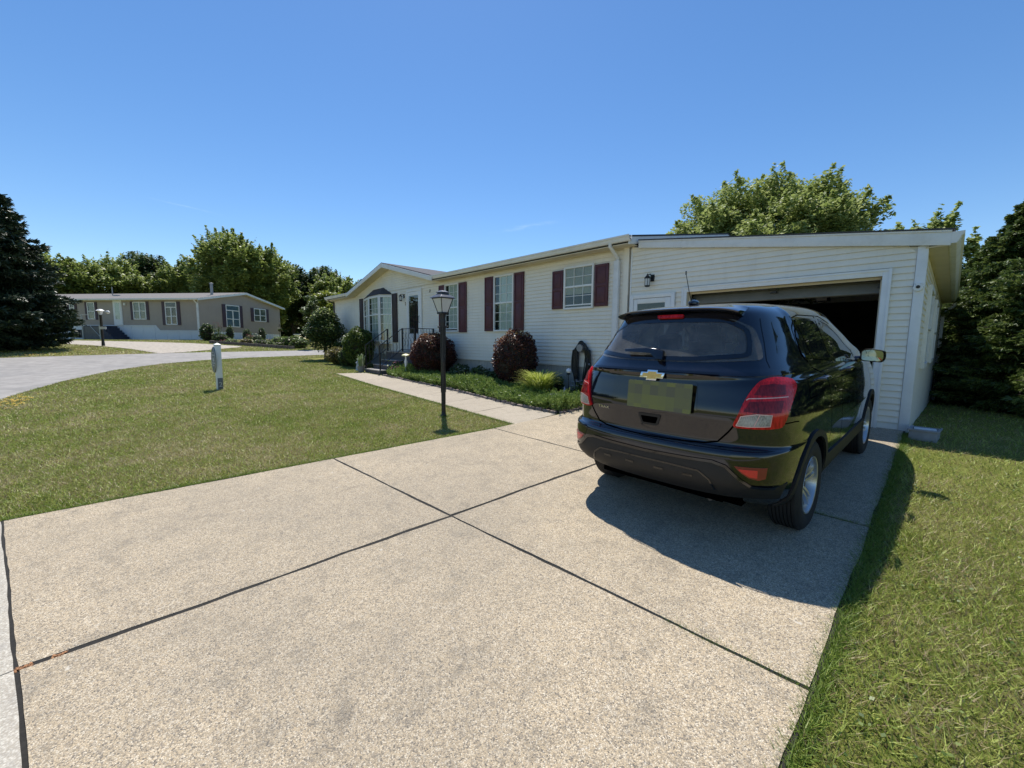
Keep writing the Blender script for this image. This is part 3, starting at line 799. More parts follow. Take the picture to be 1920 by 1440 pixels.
# landing, runs along the wall to the right of the steps
mb.box(-14.55, -12.35, 6.98, YF - .02, .1, 1.0); tr.box(-14.57, -12.33, 6.96, YF - .015, 1.0, 1.045)
SL(mb).build('risers', M_STEP, steps, bevel=.006); SL(tr).build('treads', M_TREAD, steps, bevel=.006)
def railing(x0, x1, pts_top, name='railing'):
    pass
def rail(name, segs, balus, posts, scroll=True):
    mb = MB()
    for a, b in segs: mb.tube([a, b], .014, 6)
    for p, z0, z1, r in posts: mb.box(p[0] - r, p[0] + r, p[1] - r, p[1] + r, z0, z1)
    for (x, y), z0, z1 in balus:
        mb.tube([(x, y, z0), (x, y, z1)], .007, 5)
    if scroll:
        for (x, y), z0, z1 in balus[::2]:
            zc = (z0 + z1) / 2; pth = [(x + .0, y + .05 * math.sin(t * 2 * math.pi), zc + (t - .5) * (z1 - z0) * .7) for t in np.linspace(0, 1, 12)]
            mb.tube(pth, .006, 5)
    return SL(mb).build(name, M_BLACK, steps)
for hx in (-14.42, -13.27):
    a, b = Vector((hx, 6.13, 1.24)), Vector((hx, 7.0, 1.86))
    lo_a, lo_b = Vector((hx, 6.17, .55)), Vector((hx, 7.0, 1.15))
    bal = []
    for k in range(1, 7):
        t = k / 7; y = 6.17 + (7.0 - 6.17) * t; bal.append(((hx, y), lo_a.z + (lo_b.z - lo_a.z) * t, a.z + (b.z - a.z) * t))
    rail('railing', [(a, b), (lo_a, lo_b)], bal, [((hx, 6.15), .30, 1.24, .018), ((hx, 7.0), 1.0, 1.87, .022)])
# landing rails: front (to the right of the steps) and right side
bal = [((x, 7.0), 1.12, 1.84) for x in np.arange(-13.15, -12.42, .11)]
rail('railing', [((-13.27, 7.0, 1.85), (-12.38, 7.0, 1.85)), ((-13.27, 7.0, 1.12), (-12.38, 7.0, 1.12))], bal, [((-12.38, 7.0), 1.0, 1.86, .03)])
bal = [((-12.38, y), 1.12, 1.84) for y in np.arange(7.12, 7.7, .11)]
rail('railing', [((-12.38, 7.0, 1.85), (-12.38, 7.72, 1.85)), ((-12.38, 7.0, 1.12), (-12.38, 7.72, 1.12))], bal, [((-12.38, 7.72), 1.0, 1.86, .02)])
# z, rear v, front v, half width
CAR_LV=[(.22,-.60,3.20,.66),(.25,-.76,3.30,.77),(.32,-.83,3.38,.845),(.42,-.86,3.42,.874),(.55,-.865,3.43,.886),(.66,-.860,3.43,.891),(.705,-.852,3.42,.892),(.722,-.838,3.42,.892),(.735,-.800,3.42,.891),(.76,-.785,3.41,.890),
(.85,-.79,3.37,.887),(.95,-.795,3.27,.880),(1.06,-.775,3.06,.871),(1.125,-.763,2.86,.862),(1.155,-.757,2.78,.850),(1.178,-.755,2.72,.828),(1.20,-.757,2.66,.812),(1.225,-.742,2.60,.803),(1.26,-.708,2.52,.790),(1.32,-.67,2.36,.758),(1.43,-.60,2.10,.715),
(1.53,-.54,1.86,.672),(1.60,-.50,1.70,.640),(1.645,-.47,1.55,.602),(1.68,-.40,1.35,.545),(1.705,-.25,1.10,.45),(1.72,.0,.85,.30)]
# plan outline of a rear corner: (u/w, dv)
PLAN=[(0,0),(.2,.004),(.4,.016),(.55,.036),(.68,.065),(.78,.105),(.86,.16),(.92,.24),(.96,.36),(.985,.55),(1.0,.95)]
def cr(pts,n):
    P=np.array(pts,float);P=np.vstack([2*P[0]-P[1],P,2*P[-1]-P[-2]]);o=[]
    for i in range(1,len(P)-2):
        for k in range(n):
            t=k/n;a,b,c,d=P[i-1],P[i],P[i+1],P[i+2]
            o.append(.5*((2*b)+(-a+c)*t+(2*a-5*b+4*c-d)*t*t+(-a+3*b-3*c+d)*t**3))
    o.append(P[-2]);return np.array(o)
def car_ring(z,vr,vf,w,nside=40):
    k=np.clip((w/.88),.3,1)
    pl=cr(PLAN,3)  # 31 points
    if z>1.2: pl[:,1]*= .85
    s=min(max((z-.98)/.45,0),1)
    R=[(w*a*(1-.16*s*math.exp(-(d/.45)**1.5)),vr+d*k) for a,d in pl]
    v0=R[-1][1]
    # front corner
    F=[(w*a,vf-(d*.95)*k) for a,d in pl][::-1]
    v1=F[0][1]
    S=[]
    for i in range(1,nside):
        t=i/nside;S.append((w*(1+.006*math.sin(math.pi*t)),v0+(v1-v0)*t))
    half=R+S+F   # from rear centre along right side to front centre
    left=[(-u,v) for u,v in half[1:-1]][::-1]
    return [(u,v,z) for u,v in half+left]
def car_mesh():
    L=np.array(CAR_LV);
    n=4;LL=cr(L,n)
    V=[];F=[]
    m=None
    for l in LL:
        r=car_ring(*l);m=len(r);V+=r
    K=len(LL)
    for k in range(K-1):
        for i in range(m):
            j=(i+1)%m;F.append((k*m+i,k*m+j,(k+1)*m+j,(k+1)*m+i))
    # caps as strips mirrored across u=0
    def cap(o,flip):
        h=m//2
        f=[]
        for i in range(0,h):
            a,b=i,i+1; c,d=(m-i-1)%m,(m-i)%m
            if i==0: f.append((o+a,o+b,o+c))
            elif i==h-1: f.append((o+a,o+b,o+d))
            else: f.append((o+a,o+b,o+c,o+d))
        return [x[::-1] if flip else x for x in f]
    F+=cap((K-1)*m,False);F+=cap(0,True)
    V=np.array(V,float)
    a=np.clip((-V[:,1]-.30)/.35,0,1);a=a*a*(3-2*a);b=np.clip((.62-V[:,2])/.37,0,1)
    V[:,2]+=.125*a*b*b*(3-2*b)
    return V,F
# ================================================================= CAR
def paint(name, base):
    m, nt, b = new_mat(name)
    tc = nt.nodes.new('ShaderNodeTexCoord')
    b.inputs['Base Color'].default_value = (*base, 1)
    b.inputs['Metallic'].default_value = 0.0; b.inputs['Specular IOR Level'].default_value = .3
    # light road dust breaks up the gloss
    f = noise(nt, 7, 7, .7, vec=tc.outputs['Object'])
    nt.links.new(ramp(nt, f, [(.35, (.05,) * 3), (.75, (.18,) * 3)]), b.inputs['Roughness'])
    d = ramp(nt, noise(nt, 2.5, 8, .75, vec=tc.outputs['Object']), [(.45, base), (.8, tuple(x + .005 for x in base))])
    nt.links.new(d, b.inputs['Base Color'])
    # dust that has settled on upward-facing panels
    g = nt.nodes.new('ShaderNodeNewGeometry'); sx = nt.nodes.new('ShaderNodeSeparateXYZ'); nt.links.new(g.outputs['Normal'], sx.inputs[0])
    up = ramp(nt, sx.outputs[2], [(.90, (0,) * 3), (.985, (.62,) * 3)])
    up = math_n(nt, 'MULTIPLY', up, math_n(nt, 'ADD', .5, noise(nt, 5, 6, .7, vec=tc.outputs['Object'])))
    d = mix(nt, up, d, (.16, .16, .155)); nt.links.new(d, b.inputs['Base Color'])
    nt.links.new(math_n(nt, 'SUBTRACT', 1.0, up), b.inputs['Coat Weight']); b.inputs['Coat Roughness'].default_value = .02
    bump(nt, b, noise(nt, 380, 2, .5, vec=tc.outputs['Object']), .02, .001)
    return m
M_PAINT = paint('midnight_paint', (.003, .0045, .011))
M_PLAST = simple('black_plastic', (.0085, .0085, .009), .6, .25, 14, bmp=.15, bscale=300)
M_GLOSSB = simple('gloss_black', (.004, .004, .005), .08, .2, 5, coat=.6)
M_SEAM = simple('panel_gap', (.001, .001, .001), .9, .1, 5, spec=.0)
M_CGLASS = glassmat('car_glass', (.42, .47, .48), dust=.13)
M_CGLASSD = glassmat('car_glass_tinted', (.16, .18, .18), dust=.02)
def lens_mat(name, col, rough=.12, em=0, scale=(260, 260, 40)):
    m, nt, b = new_mat(name)
    tc = nt.nodes.new('ShaderNodeTexCoord'); mp = nt.nodes.new('ShaderNodeMapping'); mp.inputs['Scale'].default_value = scale
    nt.links.new(tc.outputs['Object'], mp.inputs[0])
    vo = nt.nodes.new('ShaderNodeTexVoronoi'); vo.inputs['Scale'].default_value = .35; nt.links.new(mp.outputs[0], vo.inputs['Vector'])
    f = noise(nt, 9, 3, .6, vec=tc.outputs['Object'])
    c = ramp(nt, f, [(.35, tuple(x * .45 for x in col)), (.62, col)])
    c = mix(nt, ramp(nt, vo.outputs['Distance'], [(.2, (0,) * 3), (.8, (.6,) * 3)]), c, tuple(min(1, x * 1.6 + .01) for x in col))
    nt.links.new(c, b.inputs['Base Color']); b.inputs['Roughness'].default_value = rough; b.inputs['Specular IOR Level'].default_value = .25; b.inputs['Coat Weight'].default_value = .35; b.inputs['Coat Roughness'].default_value = .03
    bump(nt, b, vo.outputs['Distance'], .25, .003)
    return m
M_RED = lens_mat('red_lens', (.50, .006, .010)); M_RED2 = lens_mat('dark_red_lens', (.17, .004, .006)); M_CLEAR = lens_mat('clear_lens', (.36, .34, .31), scale=(500, 500, 160))
M_REFL = simple('red_reflector', (.72, .030, .035), .25, .08, 30, coat=.8)
M_REFLD = simple('red_reflector_housing', (.22, .012, .016), .3, .15, 30, coat=.8)
M_CHROME = simple('chrome', (.75, .75, .76), .12, .05, 5, metal=1)
M_GOLD = simple('gold_badge', (.62, .40, .13), .3, .15, 60, metal=.6)
M_ALLOY = simple('alloy_wheel', (.56, .57, .58), .28, .06, 5, metal=.75)
M_TYRE = simple('tyre_rubber', (.012, .012, .013), .75, .3, 9, bmp=.25, bscale=60)
M_INT = simple('car_interior', (.030, .030, .031), .8, .2, 8)
M_SEAT = simple('seat_fabric', (.075, .078, .08), .9, .2, 12)

car = empty('parked_car', (-1.513, 3.669, .057), -.0108, 'black compact SUV parked nose-in before the open garage', 'car')
car.rotation_mode = 'XYZ'; car.rotation_euler = (.045, 0, -.0108)

V0, F0 = car_mesh()
bodyM = MB(); bodyM.add([tuple(v) for v in V0], [tuple(int(i) for i in f) for f in F0])
_me = D.meshes.new('shell'); _me.from_pydata(bodyM.v, [], bodyM.f)
_bm = bmesh.new(); _bm.from_mesh(_me); bmesh.ops.recalc_face_normals(_bm, faces=_bm.faces)
BVH = BVHTree.FromBMesh(_bm)
_bm.free()

def boolean_body():
    o = bodyM.build('body', M_PAINT)
    # cavity
    cav = MB(); rings = []; LL = [(z - (.05 if z > 1.5 else 0), vr + .20, vf - .22, w - .10) for z, vr, vf, w in cr(np.array(CAR_LV), 2) if z > .50 and w > .40]
    vs = []; m = 0
    for l in LL:
        r = car_ring(*l); m = len(r); vs += r
    K = len(LL); fs = [(k * m + i, k * m + (i + 1) % m, (k + 1) * m + (i + 1) % m, (k + 1) * m + i) for k in range(K - 1) for i in range(m)]
    fs += [tuple(range(m))[::-1], tuple(range((K - 1) * m, K * m))]
    cav.add(vs, fs); cutters = [cav.build('cavity', M_INT)]
    def prism(poly, lo, hi, axis):
        b = MB(); b.prism(poly, lo, hi, axis); cutters.append(b.build('cutter', M_INT))
    prism(REAR_OPEN, -1.4, -.15, 'y')
    prism([(-.56, 1.60), (.56, 1.60), (.70, 1.26), (-.70, 1.26)], 1.2, 3.4, 'y')
    for poly in (SIDE_A, SIDE_B):
        prism(poly, .45, 1.2, 'x'); prism(poly, -1.2, -.45, 'x')
    for v in (0, 2.555):
        for s in (-1, 1):
            b = MB(); a, c = (.56, 1.15) if s > 0 else (-1.15, -.56)
            b.lathe([(.378, a), (.378, c)], 48, (0, 0, 0), 'x'); b.v = [(x, y + v, z + .345) for x, y, z in b.v]
            cutters.append(b.build('cutter', M_INT))
    for c in cutters:
        md = o.modifiers.new('b', 'BOOLEAN'); md.operation = 'DIFFERENCE'; md.solver = 'EXACT'; md.object = c
    dg = bpy.context.evaluated_depsgraph_get()
    me = D.meshes.new_from_object(o.evaluated_get(dg))
    o.modifiers.clear(); o.data = me
    me.polygons.foreach_set('use_smooth', [True] * len(me.polygons)); me.set_sharp_from_angle(angle=rad(32))
    for c in cutters: D.objects.remove(c)
    o.name = 'body'; o.parent = car
    return o
def smooth_poly(p, n=4, closed=True):
    P = [np.array(q, float) for q in p]; k = len(P); out = []
    for i in range(k):
        a, b, c, d = P[(i - 1) % k], P[i], P[(i + 1) % k], P[(i + 2) % k]
        for j in range(n):
            t = j / n; out.append(tuple(.5 * ((2 * b) + (-a + c) * t + (2 * a - 5 * b + 4 * c - d) * t * t + (-a + 3 * b - 3 * c + d) * t ** 3)))
    return out
def round_poly(p, r=.03, n=4):
    P = [Vector(q) for q in p]; k = len(P); out = []
    for i in range(k):
        a, b, c = P[i - 1], P[i], P[(i + 1) % k]
        ra = min(r, (a - b).length * .45, (c - b).length * .45); u = b + (a - b).normalized() * ra; w = b + (c - b).normalized() * ra
        for j in range(n + 1):
            t = j / n; out.append(tuple(u * (1 - t) ** 2 + b * 2 * t * (1 - t) + w * t * t))
    return out
# openings: rear glass (u,z); sides (v,z)
REAR_GLASS = round_poly([(-.41, 1.590), (.0, 1.598), (.44, 1.585), (.555, 1.52), (.615, 1.40), (.655, 1.305), (.30, 1.288), (-.30, 1.288), (-.655, 1.305), (-.615, 1.40), (-.555, 1.52)], .03)
REAR_OPEN = round_poly([(-.40, 1.565), (.0, 1.572), (.42, 1.562), (.50, 1.50), (.51, 1.40), (.47, 1.345), (.20, 1.325), (-.20, 1.325), (-.47, 1.345), (-.51, 1.40), (-.50, 1.50)], .05)
SIDE_A = round_poly([(.045, 1.300), (.075, 1.44), (.14, 1.535), (.26, 1.568), (.82, 1.572), (.79, 1.40), (.76, 1.232)], .025)
SIDE_B = round_poly([(.93, 1.572), (1.18, 1.535), (1.45, 1.42), (1.72, 1.25), (1.74, 1.165), (.885, 1.218), (.90, 1.40)], .03)

def on_body(p, d):
    hit, nrm, _, _ = BVH.ray_cast(Vector(p) - Vector(d) * 1.5, Vector(d))
    return hit, nrm
def patch(name, pts3, d, mat, off=.002, th=.006, parent=None, step=.03, mirror=False, hole=None, smooth=True):
    """a skin that follows the body: outline given by 3-D points seen along d"""
    d = Vector(d).normalized(); up = Vector((0, 0, 1)); X = d.cross(up).normalized(); Y = X.cross(d)
    P = [Vector((Vector(p).dot(X), Vector(p).dot(Y))) for p in pts3]; n = len(P); pts = []; 
    for i in range(n):
        a, b = P[i], P[(i + 1) % n]; k = max(1, int((b - a).length / step))
        for j in range(k): pts.append(a.lerp(b, j / k))
    m = len(pts); edges = [(i, (i + 1) % m) for i in range(m)]; loops = [list(range(m))]
    poly = [tuple(p) for p in P]
    xs = [p.x for p in P]; ys = [p.y for p in P]
    GX_, GY_ = np.meshgrid(np.arange(min(xs), max(xs), step), np.arange(min(ys), max(ys), step))
    ins = inside(poly, GX_, GY_)
    bnd = np.array([(p.x, p.y) for p in pts[:m]])
    for x, y in zip(GX_[ins], GY_[ins]):
        if np.min((bnd[:, 0] - x) ** 2 + (bnd[:, 1] - y) ** 2) > (step * .35) ** 2: pts.append(Vector((x, y)))
    r = delaunay_2d_cdt(pts, edges, loops, 1, 1e-5)
    vs = []; ns = []
    for v in r[0]:
        o = X * v.x + Y * v.y; h, nn = on_body(o, d)
        if h is None: h = Vector((o.x, o.y, o.z)); nn = -d
        if nn.dot(d) > 0: nn = -nn
        vs.append(h + nn * off); ns.append(nn)
    fs = [tuple(f) for f in r[2]]
    # rim skirt
    cnt = {}
    for f in fs:
        for i in range(len(f)):
            e = tuple(sorted((f[i], f[(i + 1) % len(f)]))); cnt[e] = cnt.get(e, 0) + 1
    be = [e for e, c in cnt.items() if c == 1]; mp = {}
    for e in be:
        for i in e:
            if i not in mp: mp[i] = len(vs); vs.append(vs[i] - ns[i] * th)
    fs += [(a, b, mp[b], mp[a]) for a, b in be]
    if mirror: vs = [Vector((-v.x, v.y, v.z)) for v in vs]
    mb = MB(); mb.add(vs, fs); return mb.build(name, mat, parent if parent else car, smooth=smooth, angle=50)
def strip(pts3, d, w, off=.0015, mb=None, mirror=True, step=.025):
    """narrow ribbon lying on the body (panel gap, moulding)"""
    d = Vector(d).normalized(); P = [Vector(p) for p in pts3]; path = []
    for i in range(len(P) - 1):
        k = max(1, int((P[i + 1] - P[i]).length / step))
        for j in range(k): path.append(P[i].lerp(P[i + 1], j / k))
    path.append(P[-1]); H = []
    for p in path:
        h, n = on_body(p, d)
        if h is None: continue
        if n.dot(d) > 0: n = -n
        H.append((h, n))
    for s in ((1, -1) if mirror else (1,)):
        vs = []
        for i, (h, n) in enumerate(H):
            t = (H[min(i + 1, len(H) - 1)][0] - H[max(i - 1, 0)][0]).normalized(); b = n.cross(t).normalized()
            for q in (-1, 1):
                v = h + n * off + b * (w / 2 * q); vs.append(Vector((v.x * s, v.y, v.z)))
        mb.add(vs, [(2 * i, 2 * i + 1, 2 * i + 3, 2 * i + 2) for i in range(len(H) - 1)])
body = boolean_body()
Rr = (0, 1, 0); Sd = (-1, 0, 0); Dg = (-.60, .80, 0)
def RU(poly): return [(u, -.7, z) for u, z in poly]
def SV(poly): return [(.8, v, z) for v, z in poly]
# glass
rg_ = patch('rear_window', RU(REAR_GLASS), Rr, M_CGLASS, .003, .004)
for mir in (False, True):
    patch('side_window', SV(SIDE_A), Sd, M_CGLASSD, .0015, .003, mirror=mir); patch('side_window', SV(SIDE_B), Sd, M_CGLASSD, .0015, .003, mirror=mir)
mbw = MB(); mbw.add([(-.62, 2.32, 1.24), (.62, 2.32, 1.24), (.50, 1.70, 1.60), (-.50, 1.70, 1.60)], [(0, 1, 2, 3)]); 
mbw.build('windscreen', M_CGLASS, car)
# black greenhouse surround: ribbons round the side windows, divider bar
mb = MB()
for poly in (SIDE_A, SIDE_B):
    q = SV(poly); strip(q + [q[0]], Sd, .026, .004, mb)
strip(SV([(.205, 1.575), (.215, 1.45), (.255, 1.27)]), Sd, .03, .005, mb)
strip(SV([(.865, 1.60), (.855, 1.45), (.82, 1.20)]), Sd, .085, .003, mb)
split_islands(mb.build('window_surround', M_GLOSSB, car))
# black border of the rear glass
mb = MB()
q = RU(round_poly([(-.385, 1.580), (.0, 1.587), (.40, 1.577), (.525, 1.51), (.565, 1.40), (.58, 1.335), (.25, 1.307), (-.25, 1.307), (-.58, 1.335), (-.565, 1.40), (-.525, 1.51)], .04))
strip(q + [q[0]], Rr, .036, .006, mb, mirror=False)
for s in (-1, 1):
    pass
mb.build('glass_border', M_GLOSSB, rg_)
# tail lights
TL = [(.574, -.734, .880), (.585, -.734, .935), (.632, -.701, 1.065), (.662, -.639, 1.150), (.700, -.580, 1.186), (.745, -.490, 1.190), (.797, -.385, 1.168), (.818, -.370, 1.130), (.830, -.434, 1.075), (.826, -.520, .985), (.812, -.565, .905), (.786, -.602, .876), (.645, -.709, .872)]
TLs = smooth_poly(TL, 3)
CL = [(.590, -.734, .890), (.612, -.728, .950), (.690, -.69, .966), (.752, -.628, .962), (.746, -.634, .892), (.645, -.709, .886)]
BND = [(.632, -.70, 1.052), (.640, -.69, 1.062), (.74, -.62, 1.066), (.80, -.50, 1.068), (.80, -.50, 1.060), (.74, -.62, 1.054)]
UP = [(.655, -.66, 1.085), (.678, -.62, 1.145), (.72, -.55, 1.150), (.775, -.48, 1.140), (.785, -.50, 1.082), (.72, -.58, 1.078)]
LOW = [(.618, -.71, .980), (.648, -.69, 1.042), (.72, -.62, 1.046), (.785, -.53, 1.046), (.780, -.57, .975), (.70, -.65, .974)]
for mir in (False, True):
    t = patch('tail_light', TLs, Dg, M_RED, .016, .022, mirror=mir)
    patch('reverse_lamp', CL, Dg, M_CLEAR, .019, .004, t, mirror=mir, step=.02)
    patch('lamp_element', UP, Dg, M_RED2, .018, .003, t, mirror=mir, step=.02); patch('lamp_element', LOW, Dg, M_RED2, .018, .003, t, mirror=mir, step=.02)
    mb = MB()
    dv = [(.666, -.68, .886), (.688, -.66, .962)]; q = CL + [CL[0]]
    for pp, w in ((dv, .006), (q, .006), (BND[:4], .006)):
        strip(pp, Dg, w, .0205, mb, mirror=False)
    if mir: mb.v = [(-x, y, z) for x, y, z in mb.v]
    mb.build('lens_rib', M_CHROME if False else simple('lens_rib', (.75, .45, .42), .2), t)
# reflectors in pockets
FP = round_poly([(.560, .700), (.70, .700), (.790, .690), (.812, .640), (.806, .520), (.74, .505), (.67, .515), (.615, .560)], .03)
FG = [(.600, .628), (.790, .628), (.782, .556), (.745, .545), (.690, .556), (.640, .588)]
FI = [(.625, .612), (.735, .612), (.735, .560), (.690, .566), (.650, .590)]
DB = (-.25, .97, 0)
def DU(p): return [(u, -.76, z) for u, z in p]
for mir in (False, True):
    f = patch('reflector_housing', DU(FP), DB, M_GLOSSB, .002, .004, mirror=mir, step=.025)
    patch('reflector', DU(FG), DB, M_REFLD, .006, .006, f, mirror=mir, step=.025)
    patch('reflector_lens', DU(FI), DB, M_REFL, .009, .004, f, mirror=mir, step=.025)
# tailgate: step along the top of the bumper, seams, crease
mb = MB()
G = .007
seam = [(.574, -.73, .88), (.545, -.73, .835), (.485, -.75, .762), (.40, -.78, .742), (.22, -.79, .732), (0, -.80, .728)]
strip(seam, Rr, G * 1.6, .0025, mb)
strip([(.700, -.5, 1.255), (.672, -.48, 1.305), (.630, -.40, 1.42), (.600, -.37, 1.52), (.575, -.33, 1.59)], (-.35, .93, -.1), .0035, .0025, mb)
# doors, fuel flap, fender joints
strip(SV([(.03, 1.30), (.02, 1.38), (.06, 1.50), (.15, 1.59), (.35, 1.61), (1.0, 1.60), (1.3, 1.53)]), Sd, G, .002, mb)
strip(SV([(.03, 1.30), (.10, 1.22), (.30, 1.16), (.40, 1.05), (.46, .90), (.47, .72), (.44, .60)]), Sd, G, .002, mb)
strip(SV([(.83, 1.22), (.86, 1.0), (.88, .70), (.90, .50)]), Sd, G, .002, mb)
strip(SV([(1.80, 1.16), (1.90, 1.0), (1.93, .80), (1.88, .55)]), Sd, G, .002, mb)
strip(SV([(.44, .50), (1.0, .49), (1.90, .49)]), Sd, G, .002, mb)
strip([(.812, -.565, .90), (.86, -.45, .90), (.88, -.40, .895)], (-.8, .6, 0), G, .002, mb)
strip(SV([(-.14, 1.02), (-.14, 1.15), (-.02, 1.16), (.0, 1.02), (-.14, 1.02)]), Sd, .005, .002, mb)
mb.build('panel_gap', M_SEAM, car)
# horizontal crease / garnish across the tailgate
mb = MB(); 
for u0, u1 in ((-.56, .46),):
    pts = [(u, -.7, 1.212 + .004 * math.cos(u * 3)) for u in np.linspace(u0, u1, 24)]
    strip(pts, Rr, .016, .016, mb, mirror=False)
    strip([(u, v, z - .012) for u, v, z in pts], Rr, .012, .012, mb, mirror=False); strip([(u, v, z - .026) for u, v, z in pts], Rr, .018, .003, mb, mirror=False)
mb.build('tailgate_garnish', M_GLOSSB, car, smooth=True)
# plate recess and plate
mb = MB(); y0 = -.800
ry = [on_body((u, 0, z), Rr)[0].y for u, z in ((-.3, .95), (.3, .95), (0, 1.12))]
patch('plate_recess', RU(round_poly([(-.33, 1.160), (.33, 1.160), (.35, .93), (-.35, .93)], .03)), Rr, M_GLOSSB, .0035, .006)
m, nt, b = new_mat('blurred_plate')
tc = nt.nodes.new('ShaderNodeTexCoord'); mp = nt.nodes.new('ShaderNodeMapping'); mp.inputs['Scale'].default_value = (15.6, 1, 13.5); nt.links.new(tc.outputs['Object'], mp.inputs[0])
vm = nt.nodes.new('ShaderNodeVectorMath'); vm.operation = 'FLOOR'; nt.links.new(mp.outputs[0], vm.inputs[0])
wnz = nt.nodes.new('ShaderNodeTexWhiteNoise'); nt.links.new(vm.outputs[0], wnz.inputs['Vector'])
nt.links.new(ramp(nt, wnz.outputs['Value'], [(0, lin((.36, .36, .28))), (.5, lin((.43, .44, .26))), (1, lin((.46, .47, .24)))]), b.inputs['Base Color']); b.inputs['Roughness'].default_value = .5
M_PLATE = m
pl = MB(); c = round_poly([(-.250, -.103), (.250, -.103), (.250, .103), (-.250, .103)], .012); pl.prism(c, -.004, .002, 'y')
plate = pl.build('licence_plate', M_PLATE, car); plate.location = (.072, -.806, 1.040); plate.rotation_euler = (rad(-6.5), 0, 0)
# badge
bt = [(-.100, -.022), (-.088, .020), (-.040, .020), (-.036, .038), (.046, .038), (.042, .020), (.100, .020), (.088, -.022), (.040, -.022), (.036, -.040), (-.046, -.040), (-.042, -.022)]
def scale2(p, s, sy=None): return [(x * s, y * (sy or s)) for x, y in p]
bd = MB(); bd.prism(scale2(bt, 1), -.012, 0, 'y'); badge = bd.build('badge', M_CHROME, car, bevel=.002)
badge.location = (.008, -.775, 1.187); badge.rotation_euler = (rad(-8), 0, 0)
bd = MB(); bd.prism([(x * .80, y * .66) for x, y in bt], -.0145, -.008, 'y'); bd.build('badge_face', M_GOLD, badge)
# model lettering
vs, fs = text_verts('TRAX', .036, .002)
Mt = Matrix.Translation((-.428, -.772, .893)) @ Matrix.Rotation(rad(-7.5), 4, 'Z') @ Matrix.Rotation(rad(90), 4, 'X') @ Matrix.Diagonal((1.25, .85, 1, 1))
mb = MB(); mb.add([Mt @ v for v in vs], fs); mb.build('lettering', M_CHROME, car)
# tailgate handle recess
h = patch('tailgate_handle', RU(round_poly([(-.095, .895), (.095, .895), (.065, .808), (-.065, .808)], .015)), Rr, M_PLAST, .006, .010, step=.02)
patch('handle_recess', RU(round_poly([(-.070, .875), (.070, .875), (.052, .825), (-.052, .825)], .008)), Rr, M_SEAM, .0075, .004, h, step=.02)
# lower bumper cladding with its sculpted lip
lip = [(-.845, .50), (-.78, .515), (-.70, .520), (-.64, .545), (-.56, .620), (-.48, .640), (-.30, .634), (0, .628), (.30, .634), (.48, .640), (.56, .620), (.64, .545), (.70, .500), (.80, .485), (.845, .50)]
cl = patch('bumper_cladding', [(u, -.8, z) for u, z in lip + [(.80, .372), (-.80, .372)]], Rr, M_PLAST, .006, .010, step=.04)
mb = MB(); strip([(u, -.8, z) for u, z in lip[1:-1]], Rr, .018, .012, mb, mirror=False)
lower = [(-.50, .44), (-.47, .51), (-.40, .560), (-.2, .568), (.2, .568), (.40, .560), (.47, .51), (.50, .44)]
strip([(u, -.8, z) for u, z in lower], Rr, .012, .010, mb, mirror=False)
mb.build('bumper_lip', M_GLOSSB, cl, smooth=True)
mb = MB()
for u in (-.33, -.12, .12, .33): strip([(u - .035, -.8, .515), (u + .035, -.8, .515)], Rr, .016, .009, mb, mirror=False)
split_islands(mb.build('tow_cover', M_GLOSSB, cl))
# sill cladding and wheel-arch mouldings
for mir in (False, True):
    patch('sill_cladding', SV([(.36, .50), (2.20, .50), (2.22, .235), (.34, .235)]), Sd, M_PLAST, .010, .014, mirror=mir, step=.06)
    for v in (0, 2.555):
        ring = []
        for k in range(25):
            a = rad(-8 + 196 * k / 24); ring.append((.8, v + .375 * math.cos(a), .345 + .375 * math.sin(a)))
        for k in range(24, -1, -1):
            a = rad(-8 + 196 * k / 24); ring.append((.8, v + .425 * math.cos(a), .345 + .425 * math.sin(a)))
        patch('wheel_arch_moulding', ring, Sd, M_PLAST, .012, .016, mirror=mir, step=.04)
# door handles
for s in (1, -1):
    for v in (.19, 1.10):
        hh, nn = on_body((.9, v, 1.135), Sd)
        mb = MB(); x = hh.x
        mb.tube([(x - .01, v - .085, 1.128), (x + .030, v - .075, 1.132), (x + .040, v, 1.136), (x + .030, v + .08, 1.132), (x - .01, v + .09, 1.128)], [.014, .017, .018, .017, .014], 8)
        mb.v = [(a * s, b_, c_) for a, b_, c_ in mb.v]; mb.build('door_handle', M_PAINT, car, smooth=True)
# mirrors
for s in (1, -1):
    mb = MB(); cx, cy, cz = .952, 1.83, 1.205
    ringp = round_poly([(-.090, -.055), (.085, -.068), (.100, -.02), (.095, .050), (-.02, .068), (-.090, .055)], .03, 4)
    secs = [(-.035, .93), (-.045, 1.0), (.0, 1.03), (.05, .90), (.085, .55)]
    vs = []; n = len(ringp)
    for yy_, sc in secs: vs += [(cx + a * sc, cy + yy_, cz + b_ * sc) for a, b_ in ringp]
    fs = [(i * n + j, i * n + (j + 1) % n, (i + 1) * n + (j + 1) % n, (i + 1) * n + j) for i in range(len(secs) - 1) for j in range(n)]
    fs += [tuple(range(n)), tuple((len(secs) - 1) * n + j for j in range(n))]
    mb.add(vs, fs); mb.tube([(.80, 1.80, 1.165), (.86, 1.83, 1.17), (.90, 1.84, 1.19)], [.035, .03, .03], 8)
    mb.v = [(a * s, b_, c_) for a, b_, c_ in mb.v]; o = mb.build('wing_mirror', M_PAINT, car, smooth=True, angle=50)
    g = MB(); g.add([((cx + a * .86) * s, cy - .040 + b_ * .03, cz + b_ * .86) for a, b_ in ringp], [tuple(range(n))]); g.build('mirror_glass', simple('mirror_silver', (.22, .27, .28), .02, .01, 1, metal=1), o)
